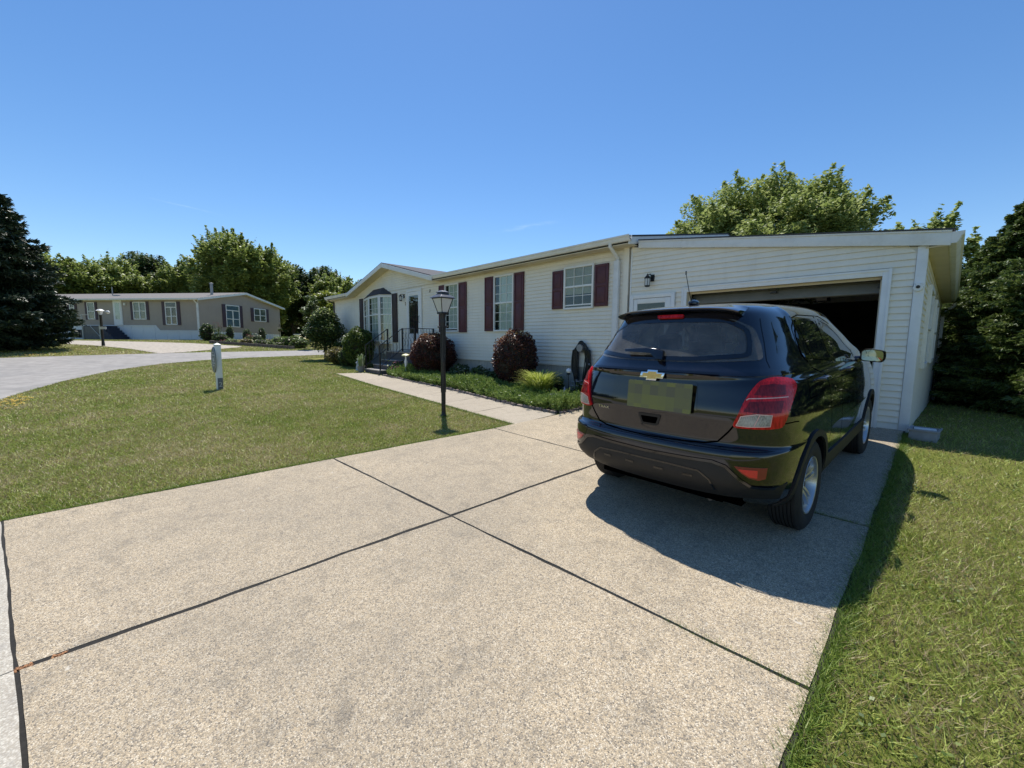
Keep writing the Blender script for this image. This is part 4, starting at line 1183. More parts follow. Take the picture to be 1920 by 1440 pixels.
# high brake light, wiper, antenna
patch('brake_light', RU(round_poly([(-.105, 1.6225), (.105, 1.6225), (.10, 1.600), (-.10, 1.600)], .006)), Rr, M_RED, .024, .02, step=.03)
# roof spoiler with a sharp trailing edge and side fins
def spoiler():
    def top(u, v): return BVH.ray_cast(Vector((u, v, 3)), Vector((0, 0, -1)))[0].z
    mb = MB(); us = np.linspace(-.485, .485, 33); vs = []
    for u in us:
        q = abs(u) / .485; yb = -.545 + .055 * q ** 3
        zr = top(u * .96, -.30); zt = top(u * .86, -.40); sh = (1 - q ** 6)
        te = zt + .002 - .004 * q ** 6
        sec = [(-.28, top(u * .98, -.28) + .0015), (-.36, top(u * .97, -.36) + .006 * sh), (yb + .03, te + .004), (yb, te - .004), (yb + .003, te - .013), (yb + .050, te - .030), (-.30, te - .045)]
        vs += [(u, a, b_) for a, b_ in sec]
    m_ = 7; fs = [(i * m_ + j, i * m_ + (j + 1) % m_, (i + 1) * m_ + (j + 1) % m_, (i + 1) * m_ + j) for i in range(32) for j in range(m_)]
    fs += [tuple(range(m_)), tuple(32 * m_ + j for j in range(m_))[::-1]]
    mb.add(vs, fs); return mb.build('spoiler', M_PAINT, car, smooth=True, angle=45)
spoiler()
mb = MB()
mb.prism([(-.29, 1.372), (-.10, 1.385), (-.02, 1.380), (.045, 1.360), (.055, 1.300), (.0, 1.305), (-.06, 1.345), (-.28, 1.352)], -.70, -.665, 'y')
mb.v = [(x, y - (1.36 - z) * .55 + .005, z) for x, y, z in mb.v]
mb.build('rear_wiper', M_GLOSSB, car, bevel=.006)
mb = MB(); rz = on_body((0, 0, 0), (0, 0, -1))
h0 = BVH.ray_cast(Vector((0, -.14, 3)), Vector((0, 0, -1)))[0].z
mb.blob((0, -.10, h0 + .018), (.035, .085, .030), 14, 8)
o = mb.build('antenna', M_GLOSSB, car, smooth=True)
mb = MB(); mb.tube([(0, -.14, h0 + .02), (-.004, -.18, h0 + .09), (-.016, -.235, h0 + .265)], [.005, .0035, .003], 6); mb.lathe([(.0055, 0), (.0055, .03)], 6, (-.0155, -.231, h0 + .245)); mb.build('antenna_mast', M_PLAST, o)
# wheels
def wheel():
    o = empty('wheel_proto'); o.name = 'wheel'
    mb = MB(); R = .345; hw = .102
    prof = [(.215, -hw + .012), (.235, -hw), (.300, -hw - .006), (.325, -hw + .006), (.340, -hw + .022)]
    tread = []
    for k in range(-3, 4):
        c = k * .024
        tread += [(.345, c - .0085), (.345, c + .0085)]
        if k < 3: tread += [(.337, c + .0095), (.337, c + .0145)]
    prof += tread + [(.340, hw - .022), (.325, hw - .006), (.300, hw + .006), (.235, hw), (.215, hw - .012)]
    mb.lathe(prof, 64, (0, 0, 0), 'x', cap=False); ty = mb.build('tyre', M_TYRE, o, smooth=True, angle=35)
    rm = MB()
    rm.lathe([(.215, -hw + .01), (.222, hw - .016), (.216, hw - .002), (.208, hw - .004), (.200, hw - .03), (.195, -.06), (.02, -.065)], 48, (0, 0, 0), 'x', cap=False)
    rm.lathe([(.0, .060), (.030, .062), (.034, .055), (.055, .050), (.060, .02)], 24, (0, 0, 0), 'x', cap=False)
    for k in range(5):
        for dl in (-.155, .155):
            a = 2 * math.pi * k / 5 + .3
            p0 = Vector((.045, .045 * math.cos(a + dl * 2.2), .045 * math.sin(a + dl * 2.2))); p1 = Vector((.080, .203 * math.cos(a + dl), .203 * math.sin(a + dl)))
            dr_ = (p1 - p0).normalized(); sd_ = dr_.cross(Vector((1, 0, 0))).normalized()
            vs = []
            for p, w_, h_ in ((p0, .014, .026), ((p0 + p1) / 2 + Vector((.006, 0, 0)), .012, .022), (p1, .017, .024)):
                vs += [p - sd_ * w_ - Vector((h_, 0, 0)), p - sd_ * w_ * .75, p + sd_ * w_ * .75, p + sd_ * w_ - Vector((h_, 0, 0))]
            rm.add(vs, [(i * 4 + j, i * 4 + j + 1, i * 4 + 5 + j, i * 4 + 4 + j) for i in range(2) for j in range(3)] + [(3, 0, 4, 7), (7, 4, 8, 11)])
    ri = rm.build('rim', M_ALLOY, o, smooth=True, angle=30)
    hb = MB(); hb.lathe([(.19, -.055), (.0, -.05)], 24, (0, 0, 0), 'x'); hb.lathe([(0, .066), (.020, .064), (.022, .058)], 16, (0, 0, 0), 'x')
    for k in range(5):
        a = 2 * math.pi * k / 5; hb.lathe([(.008, .045), (.008, .056), (0, .058)], 8, (0, .04 * math.cos(a), .04 * math.sin(a)), 'x')
    hb.build('brake_drum', M_BLACK, o)
    return o
w0 = wheel(); w0.parent = car
poss = [(.775, 0, 0), (.775, 2.555, 0), (-.775, 0, math.pi), (-.775, 2.555, math.pi)]
for i, (u, v, r) in enumerate(poss):
    w = w0 if i == 0 else copy_tree(w0, car)
    w.location = (u, v, .345); w.rotation_euler = (i * .7, 0, r)
# underbody, exhaust
mb = MB(); mb.box(-.54, .54, -.40, 3.1, .20, .26); mb.box(-.5, .5, -.66, -.40, .30, .36); mb.box(-.5, .5, -.2, .2, .18, .24); mb.build('underbody', M_SEAM, car)
mb = MB(); mb.tube([(.36, .1, .22), (.38, -.45, .27), (.40, -.62, .29)], .020, 10); mb.build('exhaust_pipe', simple('dull_exhaust', (.07, .065, .06), .6, .3, 20), car, smooth=True)
# cabin: seats, head restraints, wheel
def seat(u, v, w, back_h, name='seat'):
    mb = MB(); mb.box(u - w / 2, u + w / 2, v, v + .45, .62, .80)
    mb.prism([(v + .02, .72), (v + .16, .72), (v + .02, back_h), (v - .14, back_h)], u - w / 2, u + w / 2, 'x')
    o = mb.build(name, M_SEAT, car, bevel=.045)
    return o
rs_ = seat(0, .42, 1.15, 1.30, 'rear_seat')
for u in (-.40, 0, .40):
    mb = MB(); mb.box(u - .11, u + .11, .26, .34, 1.31, 1.46); mb.build('head_restraint', M_SEAT, rs_, bevel=.03)
for u in (-.38, .38):
    s_ = seat(u, 1.28, .50, 1.36, 'front_seat')
    mb = MB(); mb.box(u - .12, u + .12, 1.13, 1.21, 1.38, 1.54); mb.build('head_restraint', M_SEAT, s_, bevel=.035)
mb = MB(); mb.box(-.66, .66, 2.0, 2.4, .75, 1.14); mb.tube([(-.38 + .17 * math.cos(t), 1.86 + .05 * math.sin(t), 1.15 + .17 * math.sin(t)) for t in np.linspace(0, 2 * math.pi, 20)[:-1]], .014, 6, closed=True); mb.build('dashboard', M_INT, car)
mb = MB(); mb.box(-.13, .13, 1.75, 1.78, 1.48, 1.54); mb.build('rear_view_mirror', M_INT, car, bevel=.01)
mb = MB(); mb.box(-.1, .14, .60, .75, 1.24, 1.36); mb.prism([(-.05, 1.25), (.05, 1.25), (0, 1.44)], .86, .90, 'y'); mb.build('paper_bag', simple('pale_paper', (.35, .45, .44), .8, .2, 10), car)
# ================================================================= PLANTS
rng = np.random.default_rng(7)
def leaf_quads(P, size, rg, elong=1.8, up=.3, cup=.0):
    """P (n,3) -> one small bent leaf per point"""
    n = len(P); size = size * rg.uniform(.65, 1.35, n)
    a = rg.normal(size=(n, 3)); a /= np.linalg.norm(a, axis=1)[:, None]
    b = rg.normal(size=(n, 3)); b[:, 2] *= .6
    b -= a * (a * b).sum(1)[:, None]; b /= np.linalg.norm(b, axis=1)[:, None]
    if up:
        nn = np.cross(a, b); f = np.where(nn[:, 2] < 0, -1, 1)[:, None]; nn = nn * f + np.array([0, 0, up * 2]); nn /= np.linalg.norm(nn, axis=1)[:, None]
        a -= nn * (a * nn).sum(1)[:, None]; a /= np.linalg.norm(a, axis=1)[:, None]; b = np.cross(nn, a)
    L = (size * elong / 2)[:, None]; Wd = (size / 2)[:, None]
    V = np.empty((n, 4, 3)); V[:, 0] = P - a * L; V[:, 1] = P + b * Wd; V[:, 2] = P + a * L; V[:, 3] = P - b * Wd
    F = np.arange(n * 4).reshape(n, 4)
    return V.reshape(-1, 3), F
def needles(P, Dr, size, rg, w=.12):
    n = len(P); L = size * rg.uniform(.7, 1.3, n)[:, None]; r = rg.normal(size=(n, 3)) * .55; d = Dr + r; d /= np.linalg.norm(d, axis=1)[:, None]
    s = np.cross(d, rg.normal(size=(n, 3))); s /= np.linalg.norm(s, axis=1)[:, None]
    V = np.empty((n, 4, 3)); V[:, 0] = P - s * L * w * .5; V[:, 1] = P + s * L * w * .5; V[:, 2] = P + d * L + s * L * w * .25; V[:, 3] = P + d * L - s * L * w * .25
    return V.reshape(-1, 3), np.arange(n * 4).reshape(n, 4)
def sphere_pts(n, rg, shell=.75):
    d = rg.normal(size=(n, 3)); d /= np.linalg.norm(d, axis=1)[:, None]
    return d * (shell + (1 - shell) * rg.uniform(0, 1, n))[:, None], d
M_BARK = simple('bark', (.10, .075, .055), .95, .35, 14, bmp=.8, bscale=30)
M_BARKD = simple('dark_bark', (.05, .04, .032), .95, .35, 14, bmp=.8, bscale=30)
M_MAPLE = leafmat('maple_leaves', [(.11, .16, .04), (.20, .26, .06), (.30, .36, .09), (.41, .46, .16)], .35, trans=.45)
M_DARKL = leafmat('dark_leaves', [(.035, .065, .024), (.065, .105, .034), (.10, .145, .046), (.15, .195, .07)], .5, trans=.35)
M_LIMEL = leafmat('lime_leaves', [(.07, .10, .012), (.15, .19, .022), (.24, .28, .04), (.32, .36, .07)], .7, trans=.35)
M_PEARL = leafmat('pear_leaves', [(.12, .17, .045), (.23, .29, .075), (.35, .41, .13), (.48, .52, .22)], .9, trans=.4, rough=.55, spec=.3)
M_ARBO = leafmat('arborvitae_sprays', [(.035, .065, .018), (.075, .12, .028), (.13, .18, .042), (.20, .245, .07)], .8, trans=.25)
M_SPRUCE = leafmat('spruce_needles', [(.010, .022, .014), (.020, .040, .022), (.036, .060, .030), (.060, .085, .040)], .8, trans=.05)
M_BARB = leafmat('barberry_leaves', [(.034, .012, .011), (.066, .022, .018), (.11, .038, .028), (.16, .07, .04)], 3, trans=.2)
M_BARBT = leafmat('barberry_lit_tips', [(.12, .035, .022), (.20, .07, .035), (.26, .13, .05), (.30, .22, .07)], 4, trans=.25)
M_BOX = leafmat('boxwood_leaves', [(.035, .065, .014), (.07, .115, .022), (.13, .18, .036), (.22, .27, .075)], 3, trans=.2)
M_GLDL = leafmat('golden_leaves', [(.10, .10, .02), (.17, .16, .035), (.24, .21, .06), (.30, .25, .09)], 3)
M_JUN = leafmat('juniper_sprays', [(.07, .12, .025), (.13, .205, .04), (.21, .29, .065), (.30, .38, .12)], 2.2, trans=.3)
M_GRASSY = leafmat('striped_grass', [(.24, .30, .035), (.38, .45, .06), (.52, .57, .12), (.70, .70, .32)], 4, trans=.35)
M_FLW = simple('white_petals', (.80, .78, .68), .6, .08, 20)
M_FLP = simple('pink_petals', (.55, .14, .28), .6, .25, 20)
M_FLL = simple('lilac_petals', (.38, .30, .52), .6, .2, 20)
M_FLY = simple('yellow_petals', (.75, .48, .03), .6, .2, 20)
M_CORE = simple('shrub_twigs', (.035, .028, .02), .95, .3, 10)

def crown_tree(name, loc, h, crown_r, crown_z0, mat, label, cat='tree', group=None, n_blob=70, leaves=160, leaf=.16, seed=1, squash=1.0, bark=None, elong=1.7, trunk_r=.22, up=.35, spike=0.0, blob_r=.26, shell=.35):
    """trunk with limbs, and a crown of leaf clumps with gaps between"""
    rg = np.random.default_rng(seed)
    root = empty(name, loc, 0, label, cat, group)
    cz = (h + crown_z0) / 2; rz = (h - crown_z0) / 2
    d, _ = sphere_pts(n_blob, rg, shell)
    C_ = d * np.array([crown_r, crown_r * squash, rz]) * .84; C_[:, 2] += cz
    P = []
    for i, c in enumerate(C_):
        k = rg.uniform(.7, 1.35); n = int(leaves * k * k)
        q = rg.normal(size=(n, 3)); q /= np.linalg.norm(q, axis=1)[:, None]; q *= (rg.uniform(0, 1, n) ** .45)[:, None]
        q *= np.array([crown_r * blob_r, crown_r * blob_r, rz * blob_r * .85]) * k
        P.append(q + c)
        if spike:
            o = c - np.array([0, 0, cz]); o = o / (np.linalg.norm(o) + 1e-6) + np.array([0, 0, .5]); m = int(n * .25)
            t = rg.uniform(0, 1, m)[:, None]; P.append(c + o * t * spike + rg.normal(size=(m, 3)) * .10 * (1.3 - t))
    P = np.vstack(P); V, F = leaf_quads(P, leaf, rg, elong, up)
    np_mesh('crown', V, F, mat, root)
    mb = MB(); r = trunk_r; zt = crown_z0 + rz * .9
    mb.tube([(0, 0, -.3), (rg.normal() * .04, 0, crown_z0 * .5), (rg.normal() * .08, rg.normal() * .08, crown_z0 + rz * .3), (0, 0, zt)], [r * 1.25, r, r * .75, r * .25], 9)
    for i in rg.choice(len(C_), min(14, len(C_)), replace=False):
        z0 = rg.uniform(crown_z0 * .85, crown_z0 + rz * .6); e = C_[i]
        mid = (e * .5 + np.array([0, 0, z0]) * .5) - np.array([0, 0, .08 * h * .2])
        mb.tube([(0, 0, z0), tuple(mid), tuple(e)], [r * .4, r * .22, r * .06], 5)
    mb.build('trunk', bark or M_BARK, root, smooth=True)
    return root
def conifer(name, loc, h, r, mat, label, group=None, tiers=26, seed=1, per=16, needle=.16, droop=.25, z0=.05, dens=26, fan=1.0, trunk_r=.16, w=.12, rag=.62):
    rg = np.random.default_rng(seed); root = empty(name, loc, 0, label, 'tree', group); P = []; Dd = []; mb = MB()
    mb.tube([(0, 0, -.3), (0, 0, h * .5), (0, 0, h * .97)], [trunk_r, trunk_r * .6, .015], 8)
    for t in range(tiers):
        f = t / (tiers - 1); z = z0 * h + (1 - z0) * h * (f ** .92) * .97; R_ = r * ((1 - f) ** .82) * rg.uniform(.82, 1.10) + .10
        for k in range(max(5, int(per * (1 - f * .6)))):
            a = rg.uniform(0, 2 * math.pi); L = R_ * rg.uniform(rag, 1.10); zz = z + rg.uniform(-.5, .5) * h / tiers
            tip = np.array([math.cos(a) * L, math.sin(a) * L, zz - droop * L * rg.uniform(.3, 1.0) + .12 * L])
            base = np.array([0, 0, zz]); n = int(dens * (1 + L * 2.2)); s = rg.uniform(.15, 1, n) ** .7
            mid = (base + tip) / 2 - np.array([0, 0, droop * L * .25])
            q = (base[None] * ((1 - s) ** 2)[:, None] + mid[None] * (2 * s * (1 - s))[:, None] + tip[None] * (s ** 2)[:, None])
            side = np.array([-math.sin(a), math.cos(a), 0]); spread = (rg.uniform(-1, 1, n) * L * .30 * fan * (1.15 - s))
            q = q + side[None] * spread[:, None]; q[:, 2] -= np.abs(spread) * .25 + rg.uniform(0, .06, n)
            dr = (tip - base) / (np.linalg.norm(tip - base) + 1e-6); dd = dr[None] + side[None] * np.sign(spread)[:, None] * .7 + np.array([0, 0, -.15])[None]
            P.append(q); Dd.append(dd)
            if rg.uniform() < .35: mb.tube([tuple(base), tuple(mid), tuple(tip)], [.03, .02, .006], 4)
    P = np.vstack(P); Dd = np.vstack(Dd); V, F = needles(P, Dd, needle, rg, w)
    np_mesh('crown', V, F, mat, root); mb.build('trunk', M_BARKD, root, smooth=True)
    return root
def ball_shrub(name, loc, r, rz, mat, label, n=9000, leaf=.035, seed=1, core=.86, group=None, lit_tipmat=None, cat='shrub', jag=.075, cz=None, squarish=0.0):
    """clipped shrub: leaves over a twiggy core"""
    rg = np.random.default_rng(seed); root = empty(name, loc, 0, label, cat, group); cz = rz if cz is None else cz
    d, u = sphere_pts(n, rg, .86)
    lump = 1 + jag * np.sin(u[:, 0] * 7 + seed) * np.cos(u[:, 1] * 6 + seed * 2) + jag * .7 * np.sin(u[:, 2] * 9 + u[:, 0] * 5)
    if squarish:
        lump *= (np.abs(u[:, 0]) ** 3 + np.abs(u[:, 1]) ** 3 + np.abs(u[:, 2]) ** 3) ** (-squarish / 3)
    P = d * lump[:, None] * np.array([r, r, rz]); P[:, 2] += cz
    if lit_tipmat:
        s = (u @ np.array([-.45, .1, .9])) + rg.normal(size=n) * .25 > .78  # paler tip leaves on the sun side: sunlight put into the colour
        V, F = leaf_quads(P[s] * 1.0 + u[s] * .012, leaf, rg, 1.6, .2); np_mesh('top_leaves', V, F, lit_tipmat, root)
        P = P[~s]
    V, F = leaf_quads(P, leaf, rg, 1.6, .2); np_mesh('foliage', V, F, mat, root)
    mb = MB(); mb.blob((0, 0, cz), (r * core, r * core, rz * core), 20, 12, .03, seed); mb.build('twigs', M_CORE, root, smooth=True)
    return root

def gpos(x, y, dz=0.0): return (x, y, Tz(x, y) + dz)
# ---- shrubs along the house front
ball_shrub('barberry_shrub', gpos(-7.40, 6.98), .575, .70, M_BARB, 'round clipped burgundy shrub under the middle tall window', 9500, .030, 3, group='clipped burgundy shrubs', lit_tipmat=M_BARBT, cz=.80)
ball_shrub('barberry_shrub', gpos(-11.25, 6.98), .70, .66, M_BARB, 'wide burgundy shrub behind the black lamp post, yellow sunlit tips on top', 14000, .032, 4, group='clipped burgundy shrubs', lit_tipmat=M_BARBT, cz=.76, squarish=.15)
ball_shrub('boxwood_shrub', gpos(-16.5, 6.75), .62, .78, M_BOX, 'rounded green shrub under the bow window beside the steps', 9000, .05, 5, cz=.80)
ball_shrub('dark_shrub', gpos(-19.6, 7.1), .38, .42, M_DARKL, 'small dark green shrub at the left end of the cream house', 3500, .045, 6, cz=.46)
ball_shrub('golden_shrub', gpos(-18.1, 6.45), .46, .36, M_GLDL, 'low yellow-green shrub beside the little tree trunk', 4500, .035, 7, cz=.36, jag=.12)
ball_shrub('dark_shrub', gpos(-17.2, 6.6), .42, .40, M_DARKL, 'dark low shrub between the yellow shrub and the steps', 3000, .04, 8, cz=.36)
# small standard tree
st_ = empty('standard_tree', gpos(-20.45, 6.75), 0, 'small round-headed tree with a bare dark trunk at the corner of the cream house', 'tree')
rg = np.random.default_rng(12)
d, u = sphere_pts(9000, rg, .55); P = d * (1 + .10 * np.sin(u[:, 0] * 5 + 1) + .08 * np.cos(u[:, 2] * 7))[:, None] * np.array([.76, .76, .92]); P[:, 2] += 1.42; P[:, :2] *= (1.12 - .25 * np.clip((P[:, 2] - 1.6), -1, 1))[:, None]
V, F = leaf_quads(P, .065, rg, 1.7, .3); np_mesh('crown', V, F, M_DARKL, st_)
s = u[:, 2] > .45; V, F = leaf_quads(P[s][::3] + u[s][::3] * .03, .07, rg, 1.7, .5); np_mesh('top_leaves', V, F, M_PEARL, st_)  # paler leaves over the top of the crown
mb = MB(); mb.tube([(0, 0, -.1), (.01, 0, .3), (-.03, .02, .8), (0, 0, 1.5)], [.10, .075, .06, .03], 8)
for k in range(7):
    a = k * .9; mb.tube([(-.01, 0, .6 + .08 * k), (.3 * math.cos(a), .3 * math.sin(a), 1.1 + .09 * k)], [.03, .008], 5)
mb.build('trunk', M_BARKD, st_, smooth=True)

# ---- juniper ground cover along the walk: nobody could count the sprigs
BED = [(-4.72, 5.62), (-6.05, 5.62), (-8.85, 5.96), (-12.2, 6.14), (-12.9, 6.2), (-12.6, 6.75), (-12.0, 7.0), (-10.2, 6.75), (-8.2, 6.65), (-6.9, 6.9), (-5.9, 6.35), (-5.2, 6.45), (-4.74, 6.5)]
n = 5200; X = rng.uniform(-12.9, -4.7, n); Y = rng.uniform(5.55, 7.0, n); k = inside(BED, X, Y); X, Y = X[k], Y[k]
hgt = .15 + .19 * (.5 + .5 * np.sin(X * 2.1 + Y * 3)) * (.5 + .5 * np.sin(Y * 5 - X)) + .10 * np.clip((Y - 5.7), 0, 1)
P = []; Dd = []
for x, y, hh in zip(X, Y, hgt):
    m_ = 26; t = rng.uniform(0, 1, m_) ** .6; a = rng.uniform(0, 2 * math.pi); L = rng.uniform(.08, .20)
    dr = np.array([math.cos(a) * L, math.sin(a) * L - .03, hh])
    P.append(np.array([x, y, Tz(x, y)]) + dr * t[:, None] + rng.normal(size=(m_, 3)) * .018); Dd.append(np.tile(dr / np.linalg.norm(dr), (m_, 1)))
P = np.vstack(P); Dd = np.vstack(Dd); V, F = needles(P, Dd, .042, rng, .38)
tag(np_mesh('juniper_groundcover', V, F, M_JUN), 'low feathery green juniper spreading beside the concrete walk', 'ground cover', kind='stuff')
mulch = sheet('planting_bed', [(-4.71, 5.60), (-6.05, 5.58), (-8.85, 5.91), (-12.2, 6.09), (-13.1, 6.10), (-13.1, 7.80), (-4.95, 7.80), (-4.72, 6.9)], simple('dark_mulch', (.045, .032, .024), .95, .4, 30, bmp=.8), .012, .5)
# edging stones
es = [(-4.80, 5.585), (-6.05, 5.575), (-8.85, 5.905), (-12.2, 6.085), (-13.0, 6.12)]
M_EDGE = simple('edging_stone', (.24, .19, .17), .9, .35, 12, bmp=.5, dirt=((.08, .07, .06), 9, .6))
mb = MB(); mb.box(-.075, .075, -.035, .035, -.03, .055); e0 = mb.build('edging_stone', M_EDGE, bevel=.015)
tag(e0, 'small scalloped edging stone along the curved front of the juniper bed', 'edging stone', 'edging stones between walk and juniper')
pl_ = []; acc = 0
for i in range(len(es) - 1):
    a, b = Vector(es[i]), Vector(es[i + 1]); L = (b - a).length; k = int(L / .165)
    for j in range(k): pl_.append((a.lerp(b, (j + .5) / k), math.atan2(b.y - a.y, b.x - a.x)))
r_ = random.Random(3)
for i, (p, a) in enumerate(pl_):
    o = e0 if i == 0 else e0.copy()
    if i: COL.objects.link(o)
    o.location = (p.x + r_.uniform(-.01, .01), p.y + r_.uniform(-.012, .012), Tz(p.x, p.y) + r_.uniform(-.01, .008)); o.rotation_euler = (r_.uniform(-.12, .12), r_.uniform(-.12, .12), a + r_.uniform(-.12, .12)); o.scale = (1, 1, r_.uniform(.8, 1.15))
for i, (x, y) in enumerate(((-4.72, 5.66), (-4.70, 5.84), (-4.72, 6.02), (-4.71, 6.2))):
    o = e0.copy(); COL.objects.link(o); o.location = gpos(x, y); o.rotation_euler = (0, .1, 1.55 + .1 * i)
    o['label'] = 'edging stone where the juniper bed meets the driveway beside the car'; o['group'] = 'edging stones beside the driveway'
# ---- variegated grass clump
def blades(name, loc, n, r, h, mat, label, cat, seed, w=.012, group=None):
    rg = np.random.default_rng(seed); root = empty(name, loc, 0, label, cat, group)
    V = []; F = []
    for i in range(n):
        a = rg.uniform(0, 2 * math.pi); b0 = rg.uniform(0, .12) ; hh = h * rg.uniform(.6, 1.1); R_ = r * rg.uniform(.25, 1.05); ww = w * rg.uniform(.7, 1.2)
        o = len(V); S = 6
        for s in range(S + 1):
            t = s / S; rr = b0 + R_ * t ** 1.4; z = hh * (math.sin(min(t * 1.9, 1.9) * (.62 + .35 * R_ / r)))
            c = np.array([math.cos(a) * rr, math.sin(a) * rr, z]); sd = np.array([-math.sin(a), math.cos(a), 0]) * ww * (1 - t) ** .6
            V += [c - sd, c + sd]
        F += [(o + 2 * s, o + 2 * s + 1, o + 2 * s + 3, o + 2 * s + 2) for s in range(S)]
    np_mesh('blades', np.array(V), np.array(F), mat, root)
    return root
blades('grass_clump', gpos(-6.12, 6.55), 620, .62, .58, M_GRASSY, 'bright yellow-green striped grass clump arching over the juniper', 'ornamental grass', 21, .012)
# ---- little flowering plants
def flower_plant(name, loc, r, h, mat, fmat, label, seed, nf=8, fs_=.04, group=None, n=500, leaf=.05):
    rg = np.random.default_rng(seed); root = empty(name, loc, 0, label, 'flowers', group)
    P = rg.normal(size=(n, 3)) * np.array([r * .45, r * .45, h * .22]); P[:, 2] = np.abs(P[:, 2]) + h * .25 * rg.uniform(0, 1, n)
    V, F = leaf_quads(P, leaf, rg, 1.8, .3); np_mesh('foliage', V, F, mat, root)
    mb = MB(); ms = MB()
    for i in range(nf):
        a = rg.uniform(0, 6.28); q = r * rg.uniform(.1, .9); x, y, z = q * math.cos(a), q * math.sin(a), h * rg.uniform(.7, 1.0)
        ms.tube([(x * .3, y * .3, 0), (x, y, z)], .004, 4)
        for k in range(6):
            b = k * 1.047; c0 = Vector((x, y, z)); dx = Vector((math.cos(b), math.sin(b), .35)) * fs_; sd = Vector((-math.sin(b), math.cos(b), 0)) * fs_ * .5
            mb.add([c0, c0 + dx * .6 + sd, c0 + dx, c0 + dx * .6 - sd], [(0, 1, 2, 3)])
    ms.build('stems', M_BOX, root); mb.build('blossoms', fmat, root)
    return root
flower_plant('white_rose', gpos(-9.75, 6.95), .20, .45, M_DARKL, M_FLW, 'white-flowered plant in the bed between the two burgundy shrubs, the left one', 31, 9, .035)
flower_plant('white_rose', gpos(-8.75, 7.0), .14, .52, M_DARKL, M_FLW, 'white-flowered plant close to the left side of the round burgundy shrub', 32, 5, .035)
flower_plant('hydrangea', gpos(-5.42, 6.95), .20, .42, M_DARKL, simple('pale_lilac', (.55, .55, .60), .6, .15, 30), 'pale lilac hydrangea at the foot of the coiled hose', 33, 12, .035)
for i, (x, y, s, lab) in enumerate(((-9.2, 7.25, .30, 'low dark leafy plant against the skirting left of the round burgundy shrub'), (-10.2, 7.3, .30, 'low dark leafy plant against the skirting beside the wide burgundy shrub'), (-6.55, 7.35, .28, 'dark leafy plant behind the striped grass clump'), (-5.3, 7.3, .26, 'dark leafy plant under the downspout behind the hydrangea'), (-8.4, 7.2, .26, 'dark leafy plant tucked behind the round burgundy shrub'))):
    ball_shrub('leafy_plant', gpos(x, y), s, s * .8, M_DARKL, lab, 1300, .05, 40 + i, cz=s * .7, jag=.2, cat='plant')
# ================================================================= YARD OBJECTS
M_IRON = simple('post_black', (.010, .010, .011), .45, .35, 18, dirt=((.07, .06, .05), 14, .35), bmp=.1)
M_CAP = simple('aged_cap', (.10, .105, .12), .42, .25, 14, metal=.5)
lp = empty('lamp_post', gpos(-6.09, 3.99), rad(4), 'tall black lamp post with four-sided lantern standing in the lawn beside the walk', 'lamp post')
mb = MB()
mb.lathe([(.060, -.15), (.060, .02), (.052, .04), (.040, .06), (.038, .12), (.040, .50), (.041, .98), (.043, 1.00), (.040, 1.03), (.039, 1.20), (.041, 1.60), (.046, 1.66), (.050, 1.70), (.044, 1.73), (.045, 1.76), (.052, 1.79), (.055, 1.83)], 16)
for k in range(8):
    a = k * math.pi / 4; mb.tube([(.041 * math.cos(a), .041 * math.sin(a), 1.05), (.046 * math.cos(a), .046 * math.sin(a), 1.62)], .006, 4)
for k in range(6):
    a = k * 1.05; mb.tube([(.040 * math.cos(a), .040 * math.sin(a), .45), (.048 * math.cos(a + .3), .048 * math.sin(a + .3), .62), (.041 * math.cos(a + .5), .041 * math.sin(a + .5), .78)], .008, 4)
mb.build('post', M_IRON, lp, smooth=True)
mb = MB(); mb.tube([(-.10, -.02, 1.60), (.10, .02, 1.60)], .010, 8); mb.blob((-.105, -.021, 1.60), (.016, .016, .016), 8, 6); mb.blob((.105, .021, 1.60), (.016, .016, .016), 8, 6)
mb.build('ladder_rest', M_IRON, lp, smooth=True)
lt = MB(); zb, zt = 1.84, 2.085; rb, rt = .060, .125
for sx in (-1, 1):
    for sy in (-1, 1): lt.tube([(sx * rb, sy * rb, zb), (sx * rt, sy * rt, zt)], .009, 4)
lt.box(-rb - .012, rb + .012, -rb - .012, rb + .012, zb - .02, zb + .012)
lt.box(-rt - .01, rt + .01, -rt - .01, rt + .01, zt - .004, zt + .010)
lan = lt.build('lantern', M_IRON, lp, bevel=.002)
g = MB(); g.add([(-rb, -rb, zb + .01), (rb, -rb, zb + .01), (rb, rb, zb + .01), (-rb, rb, zb + .01), (-rt, -rt, zt), (rt, -rt, zt), (rt, rt, zt), (-rt, rt, zt)], [(0, 1, 5, 4), (1, 2, 6, 5), (2, 3, 7, 6), (3, 0, 4, 7)])
g.build('lamp_glass', M_LAMPG, lan)
h = MB()
def frus(mb, r0, r1, z0, z1):
    mb.add([(-r0, -r0, z0), (r0, -r0, z0), (r0, r0, z0), (-r0, r0, z0), (-r1, -r1, z1), (r1, -r1, z1), (r1, r1, z1), (-r1, r1, z1)], [(0, 1, 5, 4), (1, 2, 6, 5), (2, 3, 7, 6), (3, 0, 4, 7), (3, 2, 1, 0), (4, 5, 6, 7)])
frus(h, .158, .156, 2.092, 2.100); frus(h, .156, .074, 2.100, 2.165); frus(h, .068, .068, 2.165, 2.185); frus(h, .085, .082, 2.185, 2.195); frus(h, .082, .035, 2.195, 2.222)
h.build('lantern_hood', M_CAP, lan, bevel=.002)

